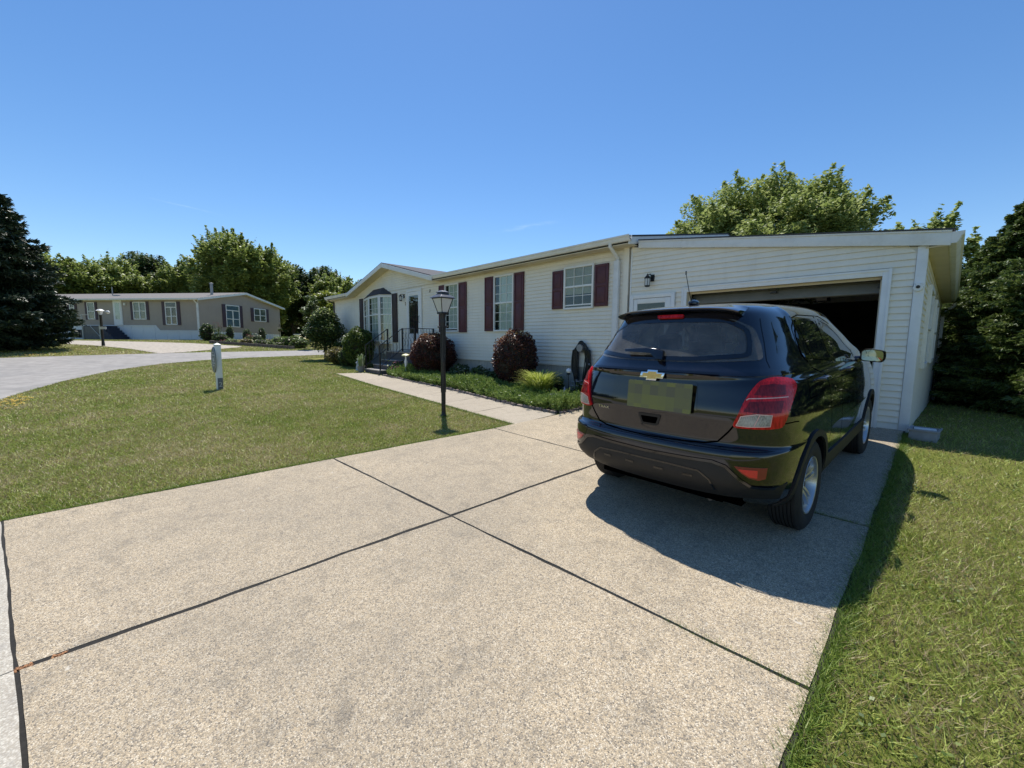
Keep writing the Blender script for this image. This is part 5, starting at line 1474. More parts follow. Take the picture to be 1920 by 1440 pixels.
# ---- white sign post
sp = empty('sign_post', gpos(-12.63, 1.55), rad(5), 'short white post with a grey oval sign and a number plaque, standing in the lawn', 'sign')
mb = MB(); mb.box(-.064, .064, -.064, .064, -.1, 1.13); mb.build('post', M_TRIM, sp, bevel=.006)
mb = MB(); frus(mb, .074, .074, 1.13, 1.145); mb.add([(-.072, -.072, 1.145), (.072, -.072, 1.145), (.072, .072, 1.145), (-.072, .072, 1.145), (0, 0, 1.185)], [(0, 1, 4), (1, 2, 4), (2, 3, 4), (3, 0, 4)]); mb.build('post_cap', M_TRIM, sp)
M_SIGN = simple('sign_grey', (.16, .17, .16), .5, .2, 9); M_SIGNL = simple('sign_lettering', (.48, .48, .46), .6, .1, 9)
ov = [(.20 * math.sin(t) - .05, .76 + .325 * math.cos(t)) for t in np.linspace(0, 2 * math.pi, 33)[:-1]]
mb = MB(); mb.prism(ov, -.086, -.066, 'y'); sg = mb.build('oval_sign', M_SIGN, sp, bevel=.003)
mb = MB()
ring = [(.195 * math.sin(t) - .05, -.088, .76 + .307 * math.cos(t)) for t in np.linspace(0, 2 * math.pi, 41)[:-1]]; mb.tube(ring, .005, 4, closed=True)
for z, w in ((.93, .20), (.86, .28), (.66, .28), (.60, .20)):
    for k in range(int(w / .035)): mb.box(-.05 - w / 2 + k * .035, -.05 - w / 2 + k * .035 + .022, -.0895, -.085, z, z + .035)
mb.prism([(-.11, .72), (.01, .72), (.01, .78), (-.05, .825), (-.11, .78)], -.0895, -.085, 'y')
mb.build('sign_marks', M_SIGNL, sg)
mb = MB(); mb.box(.065, .072, -.050, .060, .02, .30); pq = mb.build('number_plaque', simple('plaque_grey', (.13, .14, .15), .5, .2, 9), sp, bevel=.002)
vs, fs = text_verts('2', .17, .003); Mt = Matrix.Translation((.075, .006, .13)) @ Matrix.Rotation(rad(90), 4, 'Z') @ Matrix.Rotation(rad(90), 4, 'X')
mb = MB(); mb.add([Mt @ v for v in vs], fs); mb.build('numeral', M_SIGNL, pq)

# ---- hose on its hanger
M_HOSE = simple('black_hose', (.012, .014, .014), .42, .3, 20)
hs = empty('garden_hose', (-5.92, YF - .10, Tz(-5.9, YF)), 0, 'long black garden hose looped over a grey hanger on the cream wall', 'hose')
z0 = Tz(-5.9, YF); rr = random.Random(4)
mb = MB()
for k in range(11):
    w = .105 + .012 * k - .02 * (k % 3); zt = 1.47 - z0 - .010 * k; zl = .10 + .05 * rr.random() + .018 * (k % 4); yo = rr.uniform(-.045, .045)
    pts = [(-w * .95 + rr.uniform(-.01, .01), yo, zl + .25), (-w * 1.25, yo, .62), (-w * 1.1, yo, 1.0)]
    for t in np.linspace(math.pi, 0, 9): pts.append((w * .95 * math.cos(t), yo * .6, zt - .16 + .16 * math.sin(t)))
    pts += [(w * 1.15, yo, 1.0), (w * 1.25, -yo, .62), (w * .85, -yo, zl + .2)]
    for t in np.linspace(0, -math.pi, 7)[1:-1]: pts.append((w * .75 * math.cos(t), -yo, zl + .05 + .12 * math.sin(t)))
    P = [Vector(p) for p in pts]; S = []
    for i in range(len(P)):
        a, b, c, d = P[i - 1], P[i], P[(i + 1) % len(P)], P[(i + 2) % len(P)]
        for j in range(3):
            t = j / 3; S.append(.5 * ((2 * b) + (-a + c) * t + (2 * a - 5 * b + 4 * c - d) * t * t + (-a + 3 * b - 3 * c + d) * t ** 3))
    mb.tube(S, .0135, 6, closed=True)
mb.build('hose', M_HOSE, hs, smooth=True)
mb = MB(); mb.lathe([(.085, -.085), (.085, .02), (.11, .03)], 20, (0, .0, 1.06), 'y'); mb.lathe([(.13, .03), (.13, .05), (0, .05)], 24, (0, 0, 1.06), 'y')
mb.tube([(.20, .0, .70), (.26, -.01, .68)], .02, 6); split_islands(mb.build('hanger', M_GALV, hs, smooth=True, angle=40))
# ---- globe stake light
gl = empty('stake_light', gpos(-5.63, 6.9), 0, 'small white globe garden light on a thin stake left of the hose', 'garden light')
mb = MB(); mb.tube([(0, 0, -.1), (0, 0, .54)], .008, 6); mb.lathe([(.035, .53), (.042, .55), (.03, .57)], 12); mb.build('stake', M_IRON, gl)
mb = MB(); mb.blob((0, 0, .615), (.058, .058, .056), 16, 10); mb.build('globe', simple('white_globe', (.75, .76, .78), .25, .05, 8), gl, smooth=True)
# ---- gnome
gn = empty('garden_gnome', gpos(-5.50, 6.62), .6, 'small grey garden gnome beside the striped grass clump', 'garden gnome')
mb = MB(); mb.lathe([(.0, .0), (.055, .0), (.065, .03), (.060, .09), (.045, .15), (.032, .17), (.036, .185)], 14); mb.blob((.0, -.055, .08), (.02, .02, .035), 8, 6); mb.tube([(.05, -.01, .14), (.07, -.04, .09), (.03, -.065, .09)], .013, 6); mb.tube([(-.05, -.01, .14), (-.07, -.04, .09), (-.03, -.065, .09)], .013, 6)
mb.blob((.03, -.035, .01), (.026, .04, .018), 8, 6); mb.blob((-.03, -.035, .01), (.026, .04, .018), 8, 6)
mb.build('body', simple('weathered_gnome', (.26, .28, .36), .8, .3, 20), gn, smooth=True)
mb = MB(); mb.blob((0, -.005, .195), (.032, .032, .034), 12, 8); mb.blob((0, -.036, .195), (.008, .012, .008), 6, 5); mb.blob((0, -.028, .160), (.026, .018, .036), 8, 6); mb.build('head', simple('gnome_face', (.45, .40, .38), .8, .2, 20), gn, smooth=True)
mb = MB(); mb.lathe([(.040, .205), (.036, .22), (.018, .27), (.004, .315), (0, .318)], 14); mb.build('hat', simple('gnome_hat', (.36, .36, .46), .8, .3, 20), gn, smooth=True)
# ---- engraved stone
sn = empty('engraved_stone', gpos(-5.36, 6.12), rad(16), 'flat grey engraved stone lying on the juniper near the driveway', 'garden stone')
mb = MB(); pts = [(-.15, .0), (-.165, .05), (-.13, .11), (-.06, .145), (.04, .15), (.12, .125), (.165, .07), (.16, .01), (.1, -.01), (-.08, -.012)]
mb.prism(pts, -.04, .03, 'y', Matrix.Translation((0, 0, .10)) @ Matrix.Rotation(rad(-38), 4, 'X'))
mb.build('slab', simple('pale_stone', (.27, .27, .29), .85, .25, 14, bmp=.6, dirt=((.2, .2, .2), 8, .5)), sn, bevel=.012)
mb = MB(); r_ = random.Random(8)
for z, xa, xb in ((.102, -.06, .07), (.062, -.10, .09)):
    x = xa
    while x < xb:
        w = r_.uniform(.012, .022); mb.box(x, x + w * .6, -.042, -.0395, z, z + r_.uniform(.012, .022)); x += w
mb.v = [tuple((Matrix.Translation((0, 0, .10)) @ Matrix.Rotation(rad(-38), 4, 'X')) @ Vector(v)) for v in mb.v]
mb.build('engraving', M_BLACK, sn)
# ---- mushroom ornament
mu = empty('mushroom_ornament', gpos(-11.92, 6.40), 0, 'white-stemmed mushroom ornament with a pale yellow cap, between the steps and the wide burgundy shrub', 'garden ornament')
mb = MB(); mb.lathe([(.028, 0), (.032, .3), (.045, .45), (.055, .52), (.028, .62), (.03, .70)], 14); mb.build('stem', simple('white_ceramic', (.78, .78, .76), .3, .05, 8), mu, smooth=True)
mb = MB(); mb.lathe([(.0, .705), (.10, .70), (.135, .715), (.13, .735), (.08, .765), (0, .78)], 20); mb.build('cap', simple('pale_yellow_cap', (.78, .74, .42), .4, .1, 8), mu, smooth=True)
# ---- planters near the steps
p1 = empty('planter', gpos(-12.85, 6.55), 0, 'low green planter of pink and pale flowers at the right of the porch steps', 'planter')
mb = MB(); mb.lathe([(.0, 0), (.14, 0), (.20, .22), (.215, .24), (.19, .24), (.17, .2), (0, .2)], 20); mb.build('pot', simple('green_pot', (.07, .10, .07), .5, .2, 8), p1, smooth=True, angle=30)
flower_plant('planter_flowers', gpos(-12.85, 6.55, .18), .27, .32, M_BOX, M_FLP, 'pink flowers filling the low green planter beside the steps', 51, 22, .028)
flower_plant('creeping_flowers', gpos(-12.55, 6.38, .0), .22, .34, M_JUN, M_FLP, 'pale pink flowers spilling over the corner of the juniper by the planter', 52, 14, .026)
p2 = empty('tall_pot', gpos(-14.55, 6.02), 0, 'grey pot with upright green-and-white leaves beside the bottom step', 'planter')
mb = MB(); mb.lathe([(.0, 0), (.10, 0), (.13, .2), (.14, .22), (.12, .22), (.11, .18), (0, .18)], 18); mb.build('pot', simple('grey_pot', (.22, .21, .2), .7, .2, 8), p2, smooth=True, angle=30)
blades('potted_leaves', gpos(-14.55, 6.02, .18), 60, .18, .46, leafmat('pale_striped_leaf', [(.08, .14, .05), (.18, .25, .10), (.42, .46, .30)], 4), 'upright green-and-white leaves growing in the grey pot by the bottom step', 'plant', 61, .02)
# ---- small statue
sa = empty('garden_statue', gpos(-15.15, 6.15), -.5, 'small pale angel statue between the shrubs and the bottom step', 'statue')
mb = MB(); mb.lathe([(.09, 0), (.09, .04), (.075, .05), (.085, .08), (.06, .2), (.045, .28), (.058, .33), (.03, .365), (.022, .375)], 16); mb.blob((0, 0, .41), (.036, .036, .042), 12, 8)
mb.tube([(.05, 0, .33), (.06, -.05, .27), (.01, -.07, .31)], .014, 6); mb.tube([(-.05, 0, .33), (-.06, -.05, .27), (-.01, -.07, .31)], .014, 6)
mb.build('figure', simple('statue_stone', (.40, .44, .50), .8, .2, 14), sa, smooth=True)
mb = MB()
for s in (-1, 1): mb.prism([(s * .02, .34), (s * .09, .42), (s * .12, .36), (s * .10, .22), (s * .05, .14), (s * .02, .22)][::s], .035, .05, 'y')
mb.build('wings', simple('statue_wing', (.44, .47, .52), .8, .2, 14), sa, bevel=.004)
# ---- splash block at the garage corner
sb = empty('planter_box', gpos(-.16, 7.52), rad(-4), 'small grey plastic box on the grass at the garage corner', 'box')
mb = MB(); 
for a in ((-.13, .13, -.17, -.155), (-.13, .13, .155, .17), (-.13, -.117, -.155, .155), (.117, .13, -.155, .155)): mb.box(a[0], a[1], a[2], a[3], -.02, .13)
mb.box(-.117, .117, -.155, .155, -.02, .02); mb.box(-.145, .145, -.185, -.170, .115, .140); mb.box(.130, .145, -.17, .185, .115, .140); mb.box(-.145, -.13, -.17, .185, .115, .140)
M_PBOX = simple('grey_plastic', (.30, .31, .33), .55, .15, 8)
mb.build('trough', M_PBOX, sb, bevel=.004)
mb = MB(); mb.box(-.10, .11, .0, .12, .10, .125, Matrix.Rotation(.15, 4, 'Z')); mb.box(-.09, .10, -.14, -.03, .09, .112); mb.build('lid_pieces', M_TRIM, sb, bevel=.003)
# ---- kerb edging behind the garage, mound
tag(sheet('edging_strip', [(-.33, 18.2), (.35, 16.9), (1.1, 15.3), (2.4, 13.2), (4.5, 10.4), (4.75, 10.5), (2.62, 13.35), (1.3, 15.5), (.5, 17.1), (-.2, 18.5)], M_APRON, .04, .4, kind=None), 'narrow pale concrete strip across the shaded lawn at the foot of the conifers', 'edging', kind='structure')
md = empty('dirt_mound', gpos(.42, 18.9), 0, 'low dark mound between the lit grass and the conifers behind the garage', 'mound')
mb = MB(); mb.blob((0, 0, .0), (.75, .5, .32), 20, 10, .06, 4); mb.build('mound', M_SOIL, md, smooth=True)
# ---- yellow flowers at the street edge
rg = np.random.default_rng(5)
def yel(name, cx, cy, n, label, sx=.5, sy=.25):
    mb = MB(); 
    for i in range(n):
        x, y = cx + rg.normal() * sx, cy + rg.normal() * sy; z = Tz(x, y) + rg.uniform(.03, .09); s = rg.uniform(.015, .028)
        a = rg.uniform(0, 3.14)
        for k in range(5):
            b = a + k * 1.2566; mb.add([(x, y, z), (x + s * math.cos(b - .4), y + s * math.sin(b - .4), z + .006), (x + s * 1.3 * math.cos(b), y + s * 1.3 * math.sin(b), z + .008), (x + s * math.cos(b + .4), y + s * math.sin(b + .4), z + .006)], [(0, 1, 2, 3)])
    return tag(mb.build(name, M_FLY), label, 'flowers', kind='stuff')
yel('yellow_wildflowers', -12.9, -1.85, 70, 'patch of tiny yellow wildflowers at the left edge of the lawn by the road', .42, .13)
yel('yellow_wildflowers', -26.9, -3.6, 120, 'tiny yellow wildflowers along the road edge under the spruce', .25, 1.2)
# ================================================================= NEIGHBOURING HOUSE
M_TAU = siding_mat('taupe_vinyl', (.37, .312, .265))
M_WSKIRT = simple('white_skirting', (.72, .73, .74), .55, .06, 3, dirt=((.45, .44, .42), 3, .3))
M_TROOF = simple('brown_shingle', (.17, .155, .145), .9, .2, 10, bmp=.4, bscale=20)
M_PLUM = simple('plum_shutter', (.055, .030, .045), .55, .2, 5)
M_BLUEC = simple('blue_curtain', (.20, .27, .36), .9, .15, 1.5)
th = empty('neighbour_house', (-42.75, 4.16, 0), rad(219), 'taupe single-storey house with white skirting and plum shutters across the road', 'house')
Lh, Dh, ZS, ZE, ZR = 21.0, 9.55, 2.08, 4.63, 5.62
mb = MB()
mb.prism([(0, 2.50), (4.25, 2.50), (3.85, ZS), (0, ZS)] and [(0, ZS), (3.85, ZS), (4.25, 2.49), (Lh, 2.49), (Lh, ZE), (0, ZE)], -.12, 0, 'y')
mb.box(Lh - .1, Lh, -Dh + .12, -.121, 1.9, ZE); mb.box(0, Lh, -Dh, -Dh + .12, 1.9, ZE)
mb.prism([(-.122, ZS), (-.122, ZE), (-Dh / 2, ZR - .02), (-Dh + .122, ZE), (-Dh + .122, 1.95)][::-1], 0, .12, 'x')
mb.build('wall', M_TAU, th)
mb = MB(); mb.prism([(.02, .8), (.02, ZS - .001), (3.84, ZS - .001), (4.24, 2.489), (Lh, 2.489), (Lh, .8)][::-1], -.10, -.02, 'y')
mb.prism([(-.10, .6), (-.10, ZS - .001), (-Dh, 1.94), (-Dh, .6)], .03, .10, 'x')
x = .9
while x < Lh: mb.box(x, x + .05, -.02, .004, .8, 2.06 if x < 3.8 else 2.46); x += 1.15 if x < 8 else 2.2
mb.prism([(.0, ZS - .04), (3.86, ZS - .04), (4.26, 2.45), (Lh, 2.45), (Lh, 2.51), (4.22, 2.51), (3.83, ZS + .02), (0, ZS + .02)], -.01, .03, 'y')
y = -.7
while y > -Dh: mb.box(-.006, .03, y - .03, y + .03, .6, 1.95); y -= .35
mb.build('skirting', M_WSKIRT, th)
mb = MB(); o_ = .32
slab_roof(mb, [(-o_, .35, ZE + .10), (-o_, -Dh / 2, ZR + .13), (Lh + o_, -Dh / 2, ZR + .13), (Lh + o_, .35, ZE + .10)], .05)
slab_roof(mb, [(-o_, -Dh / 2, ZR + .13), (-o_, -Dh - .35, ZE + .10), (Lh + o_, -Dh - .35, ZE + .10), (Lh + o_, -Dh / 2, ZR + .13)], .05)
rf = mb.build('roof', M_TROOF, th)
mb = MB(); mb.lathe([(.11, 5.3), (.11, 6.25), (.16, 6.27), (.16, 6.33), (0, 6.38)], 12, (1.2, -2.6, 0)); mb.build('chimney', M_GALV, rf)
mb = MB(); mb.lathe([(.04, 5.2), (.04, 6.1)], 8, (11.6, -2.6, 0)); mb.box(10.5, 10.9, -2.4, -2.1, 5.2, 5.33); mb.build('vent_pipe', M_GALV, rf)
mb = MB(); mb.box(-.3, Lh + .3, .33, .36, ZE - .06, ZE + .10); mb.box(-.3, Lh + .3, .36, .46, ZE - .02, ZE + .09)
pr = [(.36, ZE + .08), (-Dh / 2, ZR + .11), (-Dh - .36, ZE + .08), (-Dh - .36, ZE - .09), (-Dh / 2, ZR - .06), (.36, ZE - .09)]
mb.prism(pr, -.36, -.325, 'x'); mb.box(-.30, Lh + .3, 0.001, .325, ZE - .03, ZE - .01)
mb.prism([(.34, ZE - .03), (-Dh / 2, ZR - .04), (-Dh - .34, ZE - .03), (-Dh - .34, ZE - .05), (-Dh / 2, ZR - .06), (.34, ZE - .05)], -.324, -.001, 'x')
mb.build('fascia', M_FASC, th)
mb = MB(); mb.box(.02, .12, .005, .10, 1.25, ZE - .3); mb.tube([(.07, .40, ZE), (.07, .2, ZE - .2), (.07, .06, ZE - .33)], .05, 6); mb.box(.0, .06, .002, .012, ZS, ZE); mb.build('downspout', M_FASC, th)
def twin(s0, s1, z0, z1, side=False, cols=1, trans=0, sh=.22, curtain=None, mid=True):
    """window on the front (or gable) wall; s along the wall"""
    w = .07
    def bx(mb, a, b, lo, hi, c, d):
        if side: mb.box(-hi, -lo, -b, -a, c, d)
        else: mb.box(a, b, lo, hi, c, d)
    mb = MB(); bx(mb, s0, s0 + w, .0, .05, z0, z1); bx(mb, s1 - w, s1, .0, .05, z0, z1); bx(mb, s0 + w, s1 - w, .0, .05, z1 - w, z1); bx(mb, s0 + w, s1 - w, 0, .05, z0, z0 + w)
    zt = z1 - w
    if trans: bx(mb, s0 + w, s1 - w, 0, .048, z1 - trans - w, z1 - trans); zt = z1 - trans - w
    if mid: zm = (z0 + zt) / 2; bx(mb, s0 + w, s1 - w, 0, .046, zm - .03, zm + .03)
    if cols == 2: c = (s0 + s1) / 2; bx(mb, c - .045, c + .045, .0, .047, z0 + w, zt)
    fr = mb.build('window', M_TRIM, th)
    g = MB(); bx(g, s0 + w, s1 - w, .012, .015, z0 + w, z1 - w); g.build('pane', M_GLASS, fr)
    g = MB(); bx(g, s0 + w, s1 - w, .004, .006, z0 + w, z1 - w); g.build('curtain', curtain or M_DARKIN, fr)
    if sh:
        for a, b in ((s0 - sh - .01, s0 - .01), (s1 + .01, s1 + sh + .01)):
            m_ = MB(); bx(m_, a, b, .002, .045, z0 - .03, z1 + .02); m_.build('shutter', M_PLUM, th)
M_GREYC = simple('grey_curtain', (.22, .23, .21), .9, .2, 2)
twin(12.24, 12.74, 3.58, 4.45); twin(10.16, 10.92, 2.99, 4.45, curtain=M_GREYC); twin(5.03, 6.30, 2.99, 4.47, cols=2, curtain=M_GREYC, sh=.25); twin(2.06, 3.17, 2.56, 4.46, cols=2, trans=.42, sh=.3)
twin(2.66, 4.18, 2.49, 4.46, True, 2, .45, .36, curtain=M_BLUEC); twin(5.94, 7.53, 3.14, 4.40, True, 2, 0, .36, curtain=M_GREYC)
twin(15.3, 16.6, 3.0, 4.45, cols=2)
mb = MB(); mb.box(7.40, 8.26, .0, .06, 2.49, 4.60); mb.box(7.48, 8.18, .06, .075, 2.55, 4.52); d_ = mb.build('door', M_TRIM, th)
mb = MB(); mb.box(7.60, 8.06, .076, .080, 3.0, 4.38); mb.build('pane', M_GLASS, d_)
mb = MB(); mb.box(7.0, 7.14, .01, .10, 4.18, 4.38); mb.build('wall_lantern', M_TRIM, th)
# its steps
ns = empty('side_steps', (-42.75, 4.16, 0), rad(219), 'dark wooden steps and landing against the white skirting of the taupe house', 'steps')
mb = MB(); mb.box(8.0, 9.7, .05, 1.3, 1.2, 2.42)
for k in range(6): mb.box(8.0 - .22 * (k + 1), 8.0 - .22 * k, .05, 1.3, 1.1, 2.42 - .18 * (k + 1))
mb.build('treads', simple('blue_grey_wood', (.045, .05, .075), .8, .2, 4), ns)
mb = MB(); mb.box(8.0, 9.7, 1.31, 1.34, 1.25, 2.35); mb.build('lattice', simple('grey_lattice', (.13, .13, .13), .8, .2, 4), ns)
mb = MB(); 
for s in (8.0, 9.7): mb.box(s - .04, s + .04, 1.35, 1.42, 1.3, 3.35 if s > 9 else 2.5)
mb.tube([(9.7, 1.38, 3.3), (8.9, 1.38, 3.3)], .02, 5); mb.tube([(9.0, 1.38, 2.45), (8.05, 1.38, 1.5)], .025, 5); mb.box(7.95, 8.05, 1.36, 1.41, 1.3, 2.45)
mb.build('railing', simple('pale_rail', (.45, .45, .42), .7, .1, 4), ns)
ac = empty('utility_bin', (0, 0, 0), 0, 'pair of dark bins against the white skirting, left bin of the two', 'bin', 'bins beside the taupe house')
def bin_(loc):
    mb = MB(); mb.prism([(-.32, 0), (.32, 0), (.36, .62), (-.36, .62)], -.3, .3, 'y'); mb.build('tub', simple('dark_bin', (.02, .022, .025), .6, .2, 5), loc, bevel=.02)
    mb = MB(); mb.box(-.38, .38, -.33, .33, .625, .68); mb.build('lid', M_BLACK, loc, bevel=.02)
bin_(ac); ac2 = copy_tree(ac); 
_Mh = Matrix.Translation((-42.75, 4.16, 0)) @ Matrix.Rotation(rad(219), 4, 'Z')
for o, s, lab in ((ac, 11.0, 'dark bin against the white skirting of the taupe house, the left one of the pair'), (ac2, 10.2, 'dark bin against the white skirting of the taupe house, nearer the steps')):
    p = _Mh @ Vector((s, .7, 0)); o.location = (p.x, p.y, max(Tz(p.x, p.y), 1.40)); o.rotation_euler = (0, 0, rad(219)); o['label'] = lab
# neighbour's lamp post
l2 = empty('lamp_post', gpos(-33.75, -1.29), .8, 'dark lamp post with white lantern and a number plate in front of the taupe house', 'lamp post')
mb = MB(); mb.lathe([(.09, -.1), (.08, .1), (.065, .3), (.06, 1.75), (.09, 1.80)], 12); mb.build('post', M_IRON, l2, smooth=True)
mb = MB(); mb.lathe([(.06, 1.80), (.12, 2.02), (.20, 2.04), (.10, 2.12), (0, 2.14)], 8); mb.build('lantern', M_TRIM, l2)
mb = MB(); mb.box(-.02, .36, -.10, -.07, .98, 1.13); n_ = mb.build('number_plate', M_TRIM, l2)
mb = MB(); mb.blob((.36, .08, 1.97), (.12, .08, .09), 10, 7); mb.build('globe', M_TRIM, l2, smooth=True)
# flower bed of the taupe house
M_BLOCK = simple('retaining_block', (.14, .11, .095), .9, .3, 6)
ln = [(-36.6, 4.25), (-35.8, 4.03), (-33.33, 5.07), (-31.06, 5.89), (-29.14, 6.69), (-27.9, 7.35)]
pl_ = []
for i in range(len(ln) - 1):
    a, b = Vector(ln[i]), Vector(ln[i + 1]); L = (b - a).length; k = max(1, int(L / .36))
    for j in range(k): pl_.append((a.lerp(b, (j + .5) / k), math.atan2(b.y - a.y, b.x - a.x)))
mb = MB(); mb.box(-.15, .15, -.10, .10, -.1, .20); k0 = mb.build('retaining_block', M_BLOCK, bevel=.02)
tag(k0, 'brown retaining block in the low edging of the neighbour flower bed', 'retaining block', 'retaining blocks edging the neighbour flower bed')
for i, (p, a) in enumerate(pl_):
    o = k0 if i == 0 else k0.copy()
    if i: COL.objects.link(o)
    o.location = (p.x, p.y, Tz(p.x, p.y)); o.rotation_euler = (0, 0, a + .05 * math.sin(i * 3))
def at_w(px, py_unused=None): pass
FL = [('conical_shrub', -39.9, 4.3, .46, .68, M_DARKL, 'dark upright shrub at the near corner of the taupe house', 1500, .08),
      ('rose_bush', -38.6, 5.0, .55, .30, M_DARKL, 'low dark bush below the large gable window of the taupe house', 900, .08),
      ('thin_shrub', -39.2, 5.7, .26, .62, M_DARKL, 'thin dark shrub right below the large gable window of the taupe house', 700, .07),
      ('topiary', -38.3, 6.7, .32, .50, M_DARKL, 'dark ball-topped shrub between the two gable windows of the taupe house', 900, .06),
      ('topiary', -37.2, 7.5, .26, .58, M_DARKL, 'slim ball-topped shrub under the smaller gable window of the taupe house', 900, .06),
      ('mounded_plant', -34.6, 5.1, .38, .20, M_JUN, 'low green mound at the left of the neighbour flower bed', 500, .06),
      ('mounded_plant', -33.0, 5.7, .42, .24, M_GLDL, 'low yellowish mound in the middle of the neighbour flower bed', 500, .06),
      ('mounded_plant', -31.6, 6.3, .42, .24, M_BOX, 'low green mound right of the middle of the neighbour flower bed', 500, .06),
      ('mounded_plant', -35.2, 6.6, .5, .35, M_DARKL, 'dark mound against the white skirting of the gable wall', 700, .07),
      ('mounded_plant', -33.6, 8.0, .6, .30, M_JUN, 'green mound by the far corner of the taupe house', 700, .07),
      ('leafy_bush', -30.6, 8.0, .80, .34, M_BOX, 'spreading yellow-green bush at the right end of the neighbour flower bed', 2200, .08),
      ('leafy_bush', -28.9, 7.9, .52, .30, M_BOX, 'smaller yellow-green bush at the very end of the neighbour flower bed', 1200, .08)]
for i, (nm, x, y, r, rz, mt, lab, n_, lf) in enumerate(FL):
    ball_shrub(nm, gpos(x, y), r, rz, mt, lab, n_, lf, 70 + i, jag=.16, cz=rz * .9)
for i, (x, y, fm, r, h, lab) in enumerate(((-34.9, 4.75, M_FLP, .4, .3, 'pink flowers at the left front of the neighbour flower bed'), (-39.0, 4.9, M_FLP, .35, 1.5, 'tall pink-flowered rose beside the large gable window'), (-33.9, 6.1, M_FLP, .3, .7, 'pale pink plumes in the middle of the neighbour flower bed'), (-32.2, 6.9, M_FLL, .35, .5, 'lilac flowers near the far end of the neighbour flower bed'), (-30.0, 7.0, M_FLW, .3, .3, 'white flowers at the right front of the neighbour flower bed'))):
    flower_plant('flowering_plant', gpos(x, y), r, h, M_BOX, fm, lab, 90 + i, 26, .05, n=350, leaf=.07)
hb = empty('hanging_basket', gpos(-36.6, 8.6), 0, 'hanging flower basket on a shepherd hook by the gable wall of the taupe house', 'hanging basket')
mb = MB(); mb.tube([(0, 0, 0), (0, 0, 1.3), (.05, 0, 1.42), (.16, 0, 1.42), (.2, 0, 1.3)], .015, 5); mb.lathe([(.0, .84), (.10, .88), (.16, .98)], 10, (.2, 0, 0)); mb.tube([(.2, 0, 1.3), (.2, 0, .98)], .006, 4); mb.build('hook_and_basket', M_IRON, hb)
flower_plant('basket_flowers', gpos(-36.4, 8.6, .95), .16, .2, M_BOX, M_FLW, 'pale flowers in the hanging basket by the gable wall', 97, 10, .05, n=160, leaf=.05)
# small things beyond the flower bed
yo = empty('yard_ornament', gpos(-34.4, 9.3), 0, 'small white rounded birdbath beyond the neighbour flower bed', 'birdbath')
mb = MB(); mb.lathe([(.14, 0), (.08, .08), (.07, .5), (.16, .62), (.26, .70), (.25, .73), (.0, .66)], 16); mb.build('bowl', M_TRIM, yo, smooth=True)
# parked dark car half behind the little tree, from the same shell as the near car
fc = empty('distant_car', (-40.2, 12.8, Tz(-40.2, 12.8)), rad(62), 'dark maroon car parked far off behind the small round-headed tree', 'car')
b2 = MB(); b2.add([tuple(v) for v in V0], [tuple(int(i) for i in f) for f in F0]); b2.build('body', paint('maroon_paint', (.035, .010, .012)), fc, smooth=True)
mb = MB(); mb.prism([(.05, 1.28), (.12, 1.55), (1.2, 1.56), (1.7, 1.22)], -.90, .90, 'x'); 
mb.v = [(x * (.93 if z < 1.4 else .745), y, z) for x, y, z in mb.v]; mb.build('side_windows', M_GLOSSB, fc)
mb = MB(); mb.add([(-.6, -.66, 1.32), (.6, -.66, 1.32), (.45, -.53, 1.57), (-.45, -.53, 1.57)], [(0, 1, 2, 3)]); mb.build('rear_window', M_GLOSSB, fc)
for v in (0, 2.555):
    for s in (-1, 1):
        w = empty('wheel', (.78 * s, v, .345)); w.parent = fc
        m_ = MB(); m_.lathe([(0, -.11), (.34, -.11), (.34, .12), (0, .12)], 24, (0, 0, 0), 'x'); m_.build('tyre', M_TYRE, w)
        m_ = MB(); m_.lathe([(0, -.125), (.21, -.125), (.21, .13), (0, .13)], 16, (0, 0, 0), 'x'); m_.build('rim', M_ALLOY, w)
for s in (-1, 1):
    mb = MB(); mb.box(.62 * s - .1, .62 * s + .1, -.76, -.68, .95, 1.10); mb.build('tail_light', M_RED, fc)

